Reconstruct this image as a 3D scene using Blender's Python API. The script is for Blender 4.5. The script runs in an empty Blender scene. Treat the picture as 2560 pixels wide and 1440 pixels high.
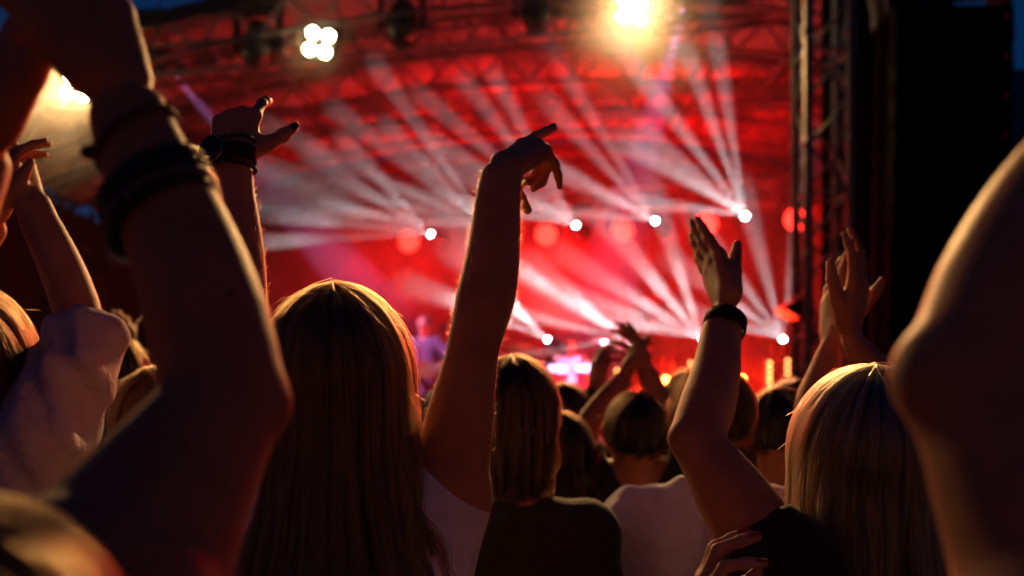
import bpy, bmesh, math, random
import numpy as np
from mathutils import Vector, Matrix
random.seed(7); RNG = np.random.default_rng(7)
SC = bpy.context.scene
COL = SC.collection
rad = math.radians

# ------------------------------------------------------------------ camera
FPX, UC, HV, CAMZ = 2489.0, 1280.0, 1020.0, 1.60      # 35 mm lens in photo pixels, centre column, horizon row, eye height
cam_d = bpy.data.cameras.new('camera'); cam = bpy.data.objects.new('camera', cam_d); COL.objects.link(cam)
cam.location = (0, 0, CAMZ); cam.rotation_euler = (rad(90), 0, 0)
cam_d.lens = 35.0; cam_d.sensor_width = 36.0; cam_d.shift_y = (HV - 720.0) / 2560.0
cam_d.clip_start = 0.05; cam_d.clip_end = 600.0
cam_d.dof.use_dof = True; cam_d.dof.focus_distance = 1.42; cam_d.dof.aperture_fstop = 2.7
SC.camera = cam

# ------------------------------------------------------------------ dusk sky
world = bpy.data.worlds.new('World'); SC.world = world; world.use_nodes = True
wn = world.node_tree
sky = wn.nodes.new('ShaderNodeTexSky'); sky.sky_type = 'NISHITA'; sky.sun_disc = False
sky.sun_elevation = rad(1.1); sky.sun_rotation = rad(0); sky.ozone_density = 6.0; sky.dust_density = 0.; sky.altitude = 100
bg = wn.nodes['Background']; bg.inputs['Strength'].default_value = 0.062
wn.links.new(sky.outputs['Color'], bg.inputs['Color'])

# ------------------------------------------------------------------ exposure and render
vs = SC.view_settings
vs.view_transform = 'Standard'; vs.look = 'None'; vs.exposure = 0.0; vs.gamma = 1.0; vs.use_curve_mapping = False
cy = SC.cycles
cy.use_denoising = True; cy.volume_bounces = 0; cy.max_bounces = 5; cy.diffuse_bounces = 2; cy.glossy_bounces = 2
cy.transmission_bounces = 3; cy.transparent_max_bounces = 4
cy.caustics_reflective = False; cy.caustics_refractive = False
cy.sample_clamp_indirect = 4.0
cy.use_adaptive_sampling = False

# ------------------------------------------------------------------ helpers
def at(u, v, y):
    """World point seen at photo pixel (u, v) at y metres in front of the camera."""
    return np.array([(u - UC) / FPX * y, y, CAMZ + (HV - v) / FPX * y])

def mat(name, col, rough=.6, metal=0., nscale=0., namt=0., bscale=0., bamt=0., emis=0., ecol=None, spec=.5, sheen=0., stretch=None):
    m = bpy.data.materials.new(name); m.use_nodes = True
    t = m.node_tree; b = t.nodes['Principled BSDF']
    b.inputs['Base Color'].default_value = (*col, 1); b.inputs['Roughness'].default_value = rough
    b.inputs['Metallic'].default_value = metal; b.inputs['Specular IOR Level'].default_value = spec
    if sheen: b.inputs['Sheen Weight'].default_value = sheen
    if nscale or bscale:
        tc = t.nodes.new('ShaderNodeTexCoord'); src = tc.outputs['Object']
        if stretch:
            mp = t.nodes.new('ShaderNodeMapping'); mp.inputs['Scale'].default_value = stretch
            t.links.new(src, mp.inputs['Vector']); src = mp.outputs['Vector']
    if nscale:
        n = t.nodes.new('ShaderNodeTexNoise'); n.inputs['Scale'].default_value = nscale; n.inputs['Detail'].default_value = 5
        r = t.nodes.new('ShaderNodeValToRGB')
        r.color_ramp.elements[0].position = .3; r.color_ramp.elements[1].position = .7
        r.color_ramp.elements[0].color = (*[c * (1 - namt) for c in col], 1)
        r.color_ramp.elements[1].color = (*[min(1, c * (1 + namt)) for c in col], 1)
        t.links.new(src, n.inputs['Vector']); t.links.new(n.outputs['Fac'], r.inputs['Fac'])
        t.links.new(r.outputs['Color'], b.inputs['Base Color'])
    if bscale:
        n2 = t.nodes.new('ShaderNodeTexNoise'); n2.inputs['Scale'].default_value = bscale; n2.inputs['Detail'].default_value = 4
        bp = t.nodes.new('ShaderNodeBump'); bp.inputs['Strength'].default_value = bamt; bp.inputs['Distance'].default_value = .01
        t.links.new(src, n2.inputs['Vector']); t.links.new(n2.outputs['Fac'], bp.inputs['Height'])
        t.links.new(bp.outputs['Normal'], b.inputs['Normal'])
    if emis:
        b.inputs['Emission Color'].default_value = (*(ecol or col), 1); b.inputs['Emission Strength'].default_value = emis
    return m

def tag(o, label=None, cat=None, group=None, kind=None):
    if label: o['label'] = label
    if cat: o['category'] = cat
    if group: o['group'] = group
    if kind: o['kind'] = kind
    return o

def thing(name, label, cat, loc=(0, 0, 0), rotz=0., group=None):
    o = bpy.data.objects.new(name, None); COL.objects.link(o); o.empty_display_size = .1
    o.location = loc; o.rotation_euler = (0, 0, rotz)
    return tag(o, label, cat, group)

def link(name, me, m=None, parent=None, smooth=False):
    if m is not None and not me.materials: me.materials.append(m)
    if smooth and len(me.polygons): me.polygons.foreach_set('use_smooth', np.ones(len(me.polygons), bool)); me.update()
    o = bpy.data.objects.new(name, me); COL.objects.link(o)
    if parent is not None: o.parent = parent
    return o

def pyd(name, v, f):
    me = bpy.data.meshes.new(name); me.from_pydata([tuple(map(float, p)) for p in v], [], f); me.update(); return me

def obj(name, bm, m, parent=None, smooth=False):
    bmesh.ops.recalc_face_normals(bm, faces=bm.faces)
    me = bpy.data.meshes.new(name); bm.to_mesh(me); bm.free()
    return link(name, me, m, parent, smooth)

def BM(): return bmesh.new()

def add_box(bm, c, s, R=None, bev=0.):
    M = Matrix.Translation(Vector(c)) @ (R.to_4x4() if R is not None else Matrix.Identity(4)) @ Matrix.Diagonal((s[0], s[1], s[2], 1))
    r = bmesh.ops.create_cube(bm, size=1., matrix=M)
    if bev:
        es = list({e for v in r['verts'] for e in v.link_edges})
        bmesh.ops.bevel(bm, geom=es, offset=bev, segments=2, affect='EDGES', profile=.5)

def _basis(d):
    d = Vector(d).normalized(); q = d.to_track_quat('Z', 'Y'); return q.to_matrix()

def add_cyl(bm, a, b, r0, r1=None, seg=12):
    a, b = Vector(a), Vector(b); r1 = r0 if r1 is None else r1
    L = (b - a).length
    if L < 1e-6: return
    M = Matrix.Translation((a + b) / 2) @ _basis(b - a).to_4x4()
    bmesh.ops.create_cone(bm, cap_ends=True, segments=seg, radius1=r0, radius2=r1, depth=L, matrix=M)

def add_sph(bm, c, r, sc=(1, 1, 1), seg=12, R=None):
    M = Matrix.Translation(Vector(c)) @ (R.to_4x4() if R is not None else Matrix.Identity(4)) @ Matrix.Diagonal((*sc, 1))
    bmesh.ops.create_uvsphere(bm, u_segments=seg, v_segments=max(6, seg * 2 // 3), radius=r, matrix=M)

def add_tube(bm, pts, r, seg=8, closed=False):
    pts = [Vector(p) for p in pts]; n = len(pts); rings = []
    up = None
    for i in range(n):
        if closed: t = pts[(i + 1) % n] - pts[i - 1]
        else: t = pts[min(i + 1, n - 1)] - pts[max(i - 1, 0)]
        t.normalize()
        if up is None: up = t.orthogonal().normalized()
        up = (up - t * up.dot(t)).normalized(); w = t.cross(up)
        rr = r[i] if hasattr(r, '__len__') else r
        rings.append([bm.verts.new(pts[i] + (up * math.cos(2 * math.pi * k / seg) + w * math.sin(2 * math.pi * k / seg)) * rr) for k in range(seg)])
    m = n if closed else n - 1
    for i in range(m):
        A, B = rings[i], rings[(i + 1) % n]
        off = 0
        if closed and i == m - 1:
            off = min(range(seg), key=lambda o: (A[0].co - B[o].co).length)
        for k in range(seg):
            bm.faces.new((A[k], A[(k + 1) % seg], B[(k + 1 + off) % seg], B[(k + off) % seg]))
    if not closed:
        bm.faces.new(rings[0][::-1]); bm.faces.new(rings[-1])

def add_lathe(bm, prof, c, R=None, seg=20):
    """prof: list of (radius, height along local z)"""
    c = Vector(c); R = R or Matrix.Identity(3); rings = []
    for r, h in prof:
        rings.append([bm.verts.new(c + R @ Vector((r * math.cos(2 * math.pi * k / seg), r * math.sin(2 * math.pi * k / seg), h))) for k in range(seg)])
    for A, B in zip(rings, rings[1:]):
        for k in range(seg): bm.faces.new((A[k], A[(k + 1) % seg], B[(k + 1) % seg], B[k]))
    bm.faces.new(rings[0][::-1]); bm.faces.new(rings[-1])

def lamp(name, loc, target, power, col, angle, blend=.3, size=.03, parent=None):
    d = bpy.data.lights.new(name, 'SPOT'); d.energy = power; d.color = col; d.spot_size = rad(angle); d.spot_blend = blend
    d.shadow_soft_size = size
    o = bpy.data.objects.new(name, d); COL.objects.link(o)
    loc = Vector(loc); o.rotation_euler = (Vector(target) - loc).to_track_quat('-Z', 'Y').to_euler(); o.location = loc
    if parent is not None:
        bpy.context.view_layer.update(); o.parent = parent; o.matrix_parent_inverse = Matrix.Translation(-parent.location)
    return o
SMOKE = 0.018
# ------------------------------------------------------------------ materials of the stage
M_ALU = mat('aluminium tube', (.42, .42, .43), .38, .9, 30, .15)
M_RIB = mat('dull rib tube', (.16, .15, .15), .65, .4, 30, .15)
M_BLACK = mat('black painted metal', (.012, .012, .013), .45, .2, 40, .3)
M_PLASTIC = mat('black housing', (.018, .018, .02), .32, 0, 25, .3)
M_CANOPY = mat('roof canopy fabric', (.24, .21, .20), .85, 0, 2.5, .35, 6, .3)
M_CLOTH = mat('stage backcloth', (.36, .32, .32), .95, 0, 1.8, .5, 8, .4)
M_DRAPE = mat('black molton drape', (.012, .011, .012), .98, 0, 3, .4)
M_DECK = mat('stage deck ply', (.05, .045, .045), .55, 0, 12, .3)
M_GROUND = mat('trodden earth', (.085, .05, .038), .95, 0, 3, .5, 40, .6)
M_SIDEBLD = mat('maroon rendered wall', (.16, .03, .05), .9, 0, 3, .2)
M_SLATE = mat('dark roof sheet', (.02, .02, .025), .7, 0, 3, .2)
M_LENSW = mat('white lamp lens', (.9, .95, 1), .2, emis=60, ecol=(.9, .96, 1))
M_LENSR = mat('red lamp lens', (.8, .02, .02), .2, emis=7, ecol=(1, .022, .014))
M_LENSG = mat('warm blinder lens', (1, .8, .4), .2, emis=160, ecol=(1, .68, .32))
M_LENSL = mat('amber lamp lens', (1, .7, .3), .2, emis=5, ecol=(1, .5, .14))
M_GLASSD = mat('dark lens glass', (.005, .005, .006), .6, spec=.05)
M_LEDRED = mat('small red indicator', (.5, .01, .01), .3, emis=.06, ecol=(1, .03, .02))

# ------------------------------------------------------------------ ground
bm = BM(); bmesh.ops.create_grid(bm, x_segments=40, y_segments=40, size=250)
tag(obj('ground', bm, M_GROUND), kind='structure')

# ------------------------------------------------------------------ stage: deck, skirt, backcloth, canopy roof with ribs
def xr(y): return 3.72 + (y - 10.5) * .23
def zarch(x): return 6.31 - .027 * (x - 1.0) ** 2
DZ = .95
stage = thing('stage', 'open air concert stage under a ribbed canopy lit red from inside', 'stage', (0, 10.4, 0))
def sp(name, bm, m, smooth=False):
    o = obj(name, bm, m, None, smooth); o.parent = stage; o.matrix_parent_inverse = Matrix.Translation((0, -10.4, 0)); return o
bm = BM(); add_box(bm, (-1.45, 13.9, DZ - .06), (10.5, 7.0, .12)); sp('deck', bm, M_DECK)
bm = BM()
n = 60
for k in range(n):
    x0 = -6.7 + 10.4 * k / n; x1 = -6.7 + 10.4 * (k + 1) / n
    y0 = 10.42 + .03 * math.sin(k * 2.1); y1 = 10.42 + .03 * math.sin((k + 1) * 2.1)
    v = [bm.verts.new(p) for p in ((x0, y0, .01), (x1, y1, .01), (x1, y1, DZ - .13), (x0, y0, DZ - .13), (x0, y0 + .02, .01), (x1, y1 + .02, .01), (x1, y1 + .02, DZ - .13), (x0, y0 + .02, DZ - .13))]
    for q in ((0, 1, 2, 3), (7, 6, 5, 4), (3, 2, 6, 7), (4, 5, 1, 0)): bm.faces.new([v[i] for i in q])
sp('skirt', bm, M_DRAPE)
def pleated(x0, x1, y, z0, ztop, n, amp, th=.02):
    bm = BM(); F = []
    for k in range(n + 1):
        x = x0 + (x1 - x0) * k / n
        yy = y + amp * math.sin(k * 1.7) + amp * .6 * math.sin(k * .63 + 1)
        zt = ztop(x) if callable(ztop) else ztop
        F.append([bm.verts.new((x, yy + d, z)) for d in (0, th) for z in (z0, zt)])
    for a, b in zip(F, F[1:]):
        bm.faces.new((a[0], b[0], b[1], a[1])); bm.faces.new((a[3], b[3], b[2], a[2])); bm.faces.new((a[1], b[1], b[3], a[3])); bm.faces.new((a[2], b[2], b[0], a[0]))
    bm.faces.new((F[0][0], F[0][1], F[0][3], F[0][2])); bm.faces.new((F[-1][2], F[-1][3], F[-1][1], F[-1][0]))
    return bm
sp('backcloth', pleated(-6.4, 5.25, 17.2, DZ + .003, lambda x: zarch(x) - .12, 150, .014), M_CLOTH, True)
def side_wall(x, slope):
    bm = BM(); F = []
    for k in range(70):
        y = 10.62 + 6.5 * k / 69; xx = x + slope * (y - 10.5) + .05 * math.sin(k * 1.7)
        F.append([bm.verts.new((xx + d, y, z)) for d in (0, .02) for z in (DZ + .003, zarch(xx) - .45)])
    for a, b in zip(F, F[1:]):
        bm.faces.new((a[0], b[0], b[1], a[1])); bm.faces.new((a[3], b[3], b[2], a[2])); bm.faces.new((a[1], b[1], b[3], a[3])); bm.faces.new((a[2], b[2], b[0], a[0]))
    bm.faces.new((F[0][0], F[0][1], F[0][3], F[0][2])); bm.faces.new((F[-1][2], F[-1][3], F[-1][1], F[-1][0])); return bm
sp('side_drape', side_wall(-6.3, 0), M_DRAPE, True); sp('side_drape', side_wall(3.66, .23), M_CLOTH, True)
YB = [10.5, 11.75, 13.0, 14.25, 15.5, 16.75, 17.6]
for i in range(len(YB) - 1):
    bm = BM(); rows = []
    for j in range(31):
        sag = -.06; X_ = lambda y: -6.6 + (xr(y) + 6.6) * j / 30
        rows.append([bm.verts.new((X_(y), y, zarch(X_(y)) + s + t)) for y, s in ((YB[i] + .01, 0), ((YB[i] + YB[i + 1]) / 2, sag), (YB[i + 1] - .01, 0)) for t in (0, .012)])
    for a, b in zip(rows, rows[1:]):
        for k in (0, 2):
            bm.faces.new((a[k], b[k], b[k + 2], a[k + 2])); bm.faces.new((a[k + 1], a[k + 3], b[k + 3], b[k + 1]))
        bm.faces.new((a[0], a[1], b[1], b[0])); bm.faces.new((a[4], b[4], b[5], a[5]))
    bm.faces.new((rows[0][0], rows[0][2], rows[0][4], rows[0][5], rows[0][3], rows[0][1]))
    bm.faces.new((rows[-1][1], rows[-1][3], rows[-1][5], rows[-1][4], rows[-1][2], rows[-1][0]))
    sp('canopy_panel', bm, M_CANOPY, False)
def lattice(bm, P, Q, nseg, r, seg=6):
    for k in range(nseg):
        a = P(k / nseg), Q(k / nseg); b = P((k + 1) / nseg), Q((k + 1) / nseg)
        if k % 2: add_cyl(bm, a[0], b[1], r, seg=seg)
        else: add_cyl(bm, a[1], b[0], r, seg=seg)
for y in YB[:-1]:
    xs = np.linspace(-6.5, xr(y) - .05, 25)
    for dz in (-.05, -.42):
        bm = BM(); add_tube(bm, [(x, y, zarch(x) + dz) for x in xs], .032, 6); sp('rib_chord', bm, M_RIB, True)
    bm = BM()
    X = lambda t: -6.5 + (xr(y) + 6.45) * t
    lattice(bm, lambda t: (X(t), y, zarch(X(t)) - .05), lambda t: (X(t), y, zarch(X(t)) - .42), 32, .018)
    o = sp('rib_lacing', bm, M_RIB); o['kind'] = 'stuff'
for x in np.linspace(-5.6, 3.6, 11):
    bm = BM(); z = zarch(x)
    add_cyl(bm, (x, 10.52, z - .1), (x, 17.1, z - .1), .03, seg=6); sp('purlin', bm, M_RIB)
for x in np.linspace(-5.1, 3.3, 10):
    bm = BM(); z = zarch(x)
    add_cyl(bm, (x, 10.52, z - .36), (x, 17.1, z - .36), .024, seg=6); sp('purlin', bm, M_RIB)
# valance along the front edge
bm = BM(); xs = np.linspace(-6.6, 3.72, 60)
ring = [[bm.verts.new((x, 10.44 + d, zarch(x) + z)) for d in (0, .03) for z in (.06, -.10 - .012 * math.sin(k * 1.9))] for k, x in enumerate(xs)]
for a, b in zip(ring, ring[1:]):
    bm.faces.new((a[0], a[1], b[1], b[0])); bm.faces.new((a[2], b[2], b[3], a[3])); bm.faces.new((a[0], b[0], b[2], a[2])); bm.faces.new((a[1], a[3], b[3], b[1]))
bm.faces.new((ring[0][0], ring[0][2], ring[0][3], ring[0][1])); bm.faces.new((ring[-1][1], ring[-1][3], ring[-1][2], ring[-1][0]))
sp('valance', bm, M_SLATE)

# ------------------------------------------------------------------ truss towers and trusses
def tower(x, y, h, w, label, group='stage truss towers'):
    t = thing('truss_tower', label, 'tower', (x, y, 0), 0, group)
    for sx in (-1, 1):
        for sy in (-1, 1):
            bm = BM(); add_cyl(bm, (sx * w / 2, sy * w / 2, .08), (sx * w / 2, sy * w / 2, h), .042, seg=12)
            for k in range(int(h / 1.0)):
                add_cyl(bm, (sx * w / 2, sy * w / 2, .9 + k), (sx * w / 2, sy * w / 2, .99 + k), .05, seg=12)
            obj('chord', bm, M_TOWER, t, True)
    nb = int(h / .42)
    meA = None
    for k in range(nb):
        z0, z1 = .15 + k * .42, .15 + (k + 1) * .42
        for f in range(4):
            s = 1 if (k + f) % 2 else -1
            if f == 0: a, b = (-w / 2 * s, -w / 2, z0), (w / 2 * s, -w / 2, z1)
            elif f == 1: a, b = (-w / 2 * s, w / 2, z0), (w / 2 * s, w / 2, z1)
            elif f == 2: a, b = (-w / 2, -w / 2 * s, z0), (-w / 2, w / 2 * s, z1)
            else: a, b = (w / 2, -w / 2 * s, z0), (w / 2, w / 2 * s, z1)
            bm = BM(); add_cyl(bm, a, b, .017, seg=6); obj('brace', bm, M_TOWER, t)
        if k % 3 == 1:
            bm = BM()
            for (a, b) in (((-1, -1), (1, -1)), ((1, -1), (1, 1)), ((1, 1), (-1, 1)), ((-1, 1), (-1, -1))):
                add_cyl(bm, (a[0] * w / 2, a[1] * w / 2, z1), (b[0] * w / 2, b[1] * w / 2, z1), .02, seg=6)
            obj('rung', bm, M_TOWER, t)
    bm = BM(); add_box(bm, (0, 0, .04), (w + .5, w + .5, .08)); obj('base_plate', bm, M_BLACK, t)
    return t
M_TOWER = mat('weathered truss tube', (.17, .16, .15), .75, .15, 30, .3)
TWX = (2057 - UC) / FPX * 9.0
tower(TWX, 9.0, 7.2, .38, 'square aluminium truss tower beside the black loudspeaker column')
tower(-6.2, 10.0, 5.7, .44, 'square aluminium truss tower behind the clapping hands at the left edge')

def truss(a, b, w, label, nseg):
    a, b = Vector(a), Vector(b); d = (b - a); L = d.length
    t = thing('lighting_truss', label, 'truss', a)
    R = Matrix((d.normalized(), Vector((0, 0, 1)).cross(d).normalized(), d.normalized().cross(Vector((0, 0, 1)).cross(d).normalized()))).transposed()
    P = lambda s, y, z: R @ Vector((s * L, y * w / 2, z * w / 2))
    for y in (-1, 1):
        for z in (-1, 1):
            bm = BM(); add_cyl(bm, P(0, y, z), P(1, y, z), .026, seg=8); obj('chord', bm, M_RIB, t, True)
    bm = BM()
    for y in (-1, 1): lattice(bm, lambda s: P(s, y, -1), lambda s: P(s, y, 1), nseg, .012)
    for z in (-1, 1): lattice(bm, lambda s: P(s, -1, z), lambda s: P(s, 1, z), nseg, .012)
    o = obj('lacing', bm, M_RIB, t); o['kind'] = 'stuff'
    return t
truss((-5.9, 10.75, 5.08), (3.2, 10.75, 6.0), .3, 'front lighting truss carrying the warm blinders under the roof edge', 44)
truss((-5.6, 13.0, 5.15), (4.0, 13.0, 5.75), .3, 'middle lighting truss crossing high under the red canopy', 46)
truss((-4.2, 15.45, 4.5), (4.2, 13.25, 4.5), .3, 'rear lighting truss above the row of white beam lamps', 44)

# ------------------------------------------------------------------ lamps
WHITE = (.92, .96, 1.0)
BEAMK = 1.0
def moving_head(loc, aim, lens, label, group, s=1., stand=0., beams=(), power=900., col=WHITE, hang=False):
    """loc: lens centre; aim: direction of the head"""
    loc = Vector(loc); aim = Vector(aim).normalized()
    t = thing('moving_head', label, 'stage light', loc - Vector((0, 0, stand)), 0, group)
    off = Vector((0, 0, stand))
    R = _basis(aim); c = off - aim * .17 * s                      # pivot of the head
    bm = BM(); add_lathe(bm, [(.05 * s, -.20 * s), (.10 * s, -.17 * s), (.115 * s, -.02 * s), (.10 * s, .1 * s), (.085 * s, .16 * s)], c, R, 18); obj('head', bm, M_PLASTIC, t, True)
    bm = BM(); add_lathe(bm, [(.036 * s, 0), (.034 * s, .012 * s), (.02 * s, .02 * s)], c + aim * .162 * s, R, 18); obj('lens', bm, lens, t, True)
    up = 1 if hang else -1
    bm = BM()
    for sx in (-1, 1): add_box(bm, c + Vector((sx * .15 * s, 0, up * .09 * s)), (.045 * s, .10 * s, .30 * s), bev=.012 * s)
    add_box(bm, c + Vector((0, 0, up * .245 * s)), (.345 * s, .12 * s, .05 * s), bev=.01 * s); obj('yoke', bm, M_PLASTIC, t)
    bm = BM(); add_box(bm, c + Vector((0, 0, up * .33 * s)), (.33 * s, .26 * s, .12 * s), bev=.015 * s); obj('base', bm, M_PLASTIC, t)
    if hang:
        bm = BM(); add_cyl(bm, c + Vector((0, 0, .39 * s)), c + Vector((0, 0, .39 * s + .12)), .025); obj('clamp', bm, M_ALU, t)
    if stand:
        bm = BM(); zb = (c.z - .40 * s)
        add_box(bm, (c.x, c.y, zb - .01), (.36, .3, .02)); add_cyl(bm, (c.x, c.y, .02), (c.x, c.y, zb - .02), .03); add_box(bm, (c.x, c.y, .012), (.5, .5, .024))
        obj('stand', bm, M_BLACK, t)
    for tgt, ang, k in beams:
        lamp('beam', loc + aim * .03, tgt, power * k, col, ang * (1.1 if ang < 10 else 1), .6, .004, t)
    return t

def yz(u, v, y): return Vector(at(u, v, y))
B = lambda u, v, y, ang=4., k=1.: (yz(u, v, y - 1.2), ang, k)
PW = 13000.
ur = 'upper row of white beam lights'; lr = 'lower row of white beam lights'
moving_head(yz(1077, 585, 14.9), (-.6, -.7, .25), M_LENSW, 'small white beam light farthest left in the upper row', ur, .9, 0,
    [B(740, 600, 13.5, 3.5, .8), B(760, 545, 13, 3.5), B(830, 500, 12.8, 3.2), B(880, 455, 12.6, 3.2), B(935, 430, 12.6, 3)], PW, hang=True)
moving_head(yz(1228, 575, 14.5), (-.6, -.7, .25), M_LENSW, 'white beam light behind the pointing forearm in the upper row', ur, .9, 0,
    [B(640, 500, 12, 3.5), B(690, 425, 11.8, 3.5), B(700, 330, 11.5, 3.2), B(860, 290, 11.5, 3), B(980, 330, 11.5, 3), B(1000, 250, 12, 3)], PW * 1.2, hang=True)
moving_head(yz(1440, 563, 14.1), (-.5, -.8, .3), M_LENSW, 'white beam light just right of the pointing hand in the upper row', ur, .9, 0,
    [B(1100, 500, 12, 3.6), B(1010, 200, 11, 3), B(1130, 160, 11, 3), B(1215, 150, 11, 3), B(1100, 365, 11.5, 3.4, 1.2), B(1150, 440, 12, 3.4)], PW * 1.2, hang=True)
moving_head(yz(1638, 552, 13.7), (-.5, -.8, .3), M_LENSW, 'white beam light above the middle of the stage in the upper row', ur, .9, 0,
    [B(1300, 520, 11.5, 3.4), B(1380, 420, 11.3, 4), B(1320, 200, 10.8, 3.4), B(1400, 160, 11, 3), B(1240, 330, 11, 3, .7)], PW, hang=True)
moving_head(yz(1863, 540, 13.3), (-.3, -.8, .4), M_LENSW, 'bright white beam light farthest right in the upper row', ur, 1.0, 0,
    [B(1560, 500, 11.5, 3.6), B(1520, 330, 11, 4.4, 1.3), B(1550, 275, 10.8, 3.4), B(1605, 190, 11.2, 3.6, 1.2), B(1725, 150, 11.3, 3.4, 1.2), B(1795, 130, 11.4, 3.4)], PW * 1.45, hang=True)
moving_head(yz(1368, 848, 14), (-.7, -.6, .4), M_LENSW, 'white floor beam light at the left end of the lower row', lr, .8, 1.55,
    [B(1225, 710, 12.6, 5.5, 1.2), B(1180, 770, 12.8, 4)], PW * .9)
moving_head(yz(1568, 848, 14), (-.8, -.6, .3), M_LENSW, 'white floor beam light over the raised clapping hands in the lower row', lr, .8, 1.55,
    [B(1150, 900, 12.5, 4.2, 1.2), B(1190, 760, 12.3, 3.8), B(1200, 600, 12, 4, 1.1), B(1260, 660, 12, 3.6), B(1380, 690, 12, 3.6)], PW * 1.1)
moving_head(yz(1755, 848, 14), (-.6, -.6, .5), M_LENSW, 'white floor beam light beside the wristband arm in the lower row', lr, .8, 1.55,
    [B(1480, 790, 12.4, 4.2), B(1480, 680, 12, 4, 1.1), B(1520, 560, 11.6, 4.4, 1.3), B(1640, 500, 11.6, 4, 1.3), B(1420, 730, 12, 3.8)], PW * 1.1)
moving_head(yz(1957, 848, 13.6), (-.3, -.6, .8), M_LENSW, 'white floor beam light beside the truss tower in the lower row', lr, .9, 1.5,
    [B(1880, 560, 12, 4, 1.1), B(1750, 700, 12, 4.2), B(1790, 620, 12, 4), B(1760, 790, 12, 4), B(1990, 560, 12.6, 3.6)], PW * 1.05)

# red pars on the rear truss
def par(loc, aim, lens, label, group, s=1., hang=True):
    loc = Vector(loc); aim = Vector(aim).normalized(); R = _basis(aim)
    t = thing('par_can', label, 'stage light', loc, 0, group)
    bm = BM(); add_lathe(bm, [(.06 * s, -.26 * s), (.085 * s, -.22 * s), (.1 * s, -.05 * s), (.11 * s, .0)], (0, 0, 0), R, 18); obj('body', bm, M_BLACK, t, True)
    bm = BM(); add_lathe(bm, [(.10 * s, .001), (.095 * s, .014 * s), (.06 * s, .024 * s)], (0, 0, 0), R, 18); obj('lens', bm, lens, t, True)
    bm = BM(); pts = [(-.125 * s, 0, -.02), (-.125 * s, 0, .12 * s), (-.06 * s, 0, .2 * s), (.06 * s, 0, .2 * s), (.125 * s, 0, .12 * s), (.125 * s, 0, -.02)]
    add_tube(bm, [Vector(p) - aim * .12 * s for p in pts], .013 * s, 6); obj('yoke', bm, M_BLACK, t)
    return t
for (u, v, y, lab) in ((1022, 605, 14.9, 'red par lamp beside the leftmost white beam light'), (1365, 587, 14.1, 'red par lamp just right of the pointing forearm'),
                       (1557, 578, 13.8, 'red par lamp between the two middle white beam lights'), (1766, 560, 13.4, 'red par lamp above the raised hand with black wristband'),
                       (1990, 548, 13.0, 'red par lamp glowing against the truss tower')):
    p = yz(u, v, y); t = par(p, (0, -1, -.12), M_LENSR, lab, 'red par lamps on the rear truss', 1.5)
    lamp('glow', p + Vector((0, -.06, 0)), p + Vector((0, -13, -2.2)), 600., (1, .004, .003), 42, .6, .05, t)

# warm blinders on the front truss
def blinder(c, label, power, tilt=.1, s=1., aimx=0.):
    c = Vector(c); t = thing('blinder', label, 'stage light', c, 0, 'warm four-cell blinders on the front truss')
    R = Matrix.Rotation(tilt, 3, 'Y')
    F = Matrix.Rotation(rad(90), 3, 'X')                          # lathe axis towards the audience (-y)
    bm = BM(); add_box(bm, (0, .10, 0), (.36 * s, .18, .36 * s), R, .02); obj('housing', bm, M_BLACK, t)
    for sx in (-1, 1):
        for sz in (-1, 1):
            q = R @ Vector((sx * .082 * s, 0, sz * .086 * s))
            bm = BM(); add_lathe(bm, [(.054 * s, -.012), (.052 * s, .006), (.03 * s, .014)], q, F, 18); obj('lens', bm, M_LENSG, t, True)
    bm = BM(); add_tube(bm, [(-.21 * s, .1, -.05), (-.21 * s, .1, .27 * s), (.21 * s, .1, .27 * s), (.21 * s, .1, -.05)], .014, 6); obj('yoke', bm, M_BLACK, t)
    lamp('flood', c + Vector((0, -.06, 0)), c + Vector((aimx, -10., -4.6)), power, (1, .54, .19), 86, .6, .12, t)
    return t
blinder(yz(797, 106, 10.4), 'four-cell warm blinder shining clear of everything over the crowd', 900., .2)
blinder(yz(1580, 22, 10.4), 'very bright warm blinder in glowing smoke at the top edge', 3800., .1, 1.)
blinder(yz(192, 214, 10.4), 'warm blinder peeking past the raised wrist with the thin bracelet', 1100., .2)

# unlit moving heads hanging from the front truss
fh = 'unlit black moving heads on the front truss'
for (u, v, lab, s) in ((1005, 96, 'unlit black moving head hanging right of the four-cell blinder', 1.52), (1345, 62, 'unlit black moving head hanging left of the very bright blinder', 1.52),
                       (640, 150, 'unlit black moving head hanging left of the four-cell blinder', 1.52)):
    moving_head(yz(u, v, 10.5), (.05, -.6, -.8), M_GLASSD, lab, fh, s, hang=True)

# red floods standing on the deck that wash canopy and backcloth
def flood(x, y, aim, power, label, col=(1, .002, .003), ang=84):
    p = Vector((x, y, DZ + .16)); t = par(p, aim, M_LENSR, label, 'red floor floods on the deck', 1.2, False)
    lamp('wash', p + Vector(aim).normalized() * .06, p + Vector(aim) * 5, power, col, ang, .7, .08, t)
flood(2.6, 15.2, (.0, -.25, 1), 140., 'red flood on the deck behind the tower side beam light')
flood(.9, 15.2, (-.05, .14, 1), 4000., 'red flood on the deck behind the drum kit')
flood(-1.0, 15.4, (-.1, .12, 1), 950., 'red flood on the deck behind the guitarist')
flood(-3.6, 15.4, (-.1, .2, 1), 140., 'red flood on the deck at the far left of the stage')
flood(3.1, 12.2, (-.35, .55, .8), 2200., 'red flood on the deck at the foot of the truss tower')
flood(1.6, 12.0, (-.05, .8, .35), 1500., 'red flood at the front edge of the deck')

flood(-1.6, 12.4, (-.1, -.12, 1), 500., 'red flood on the deck left of mid stage')
flood(1.9, 12.9, (.1, -.12, 1), 700., 'red flood on the deck right of mid stage')

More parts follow.
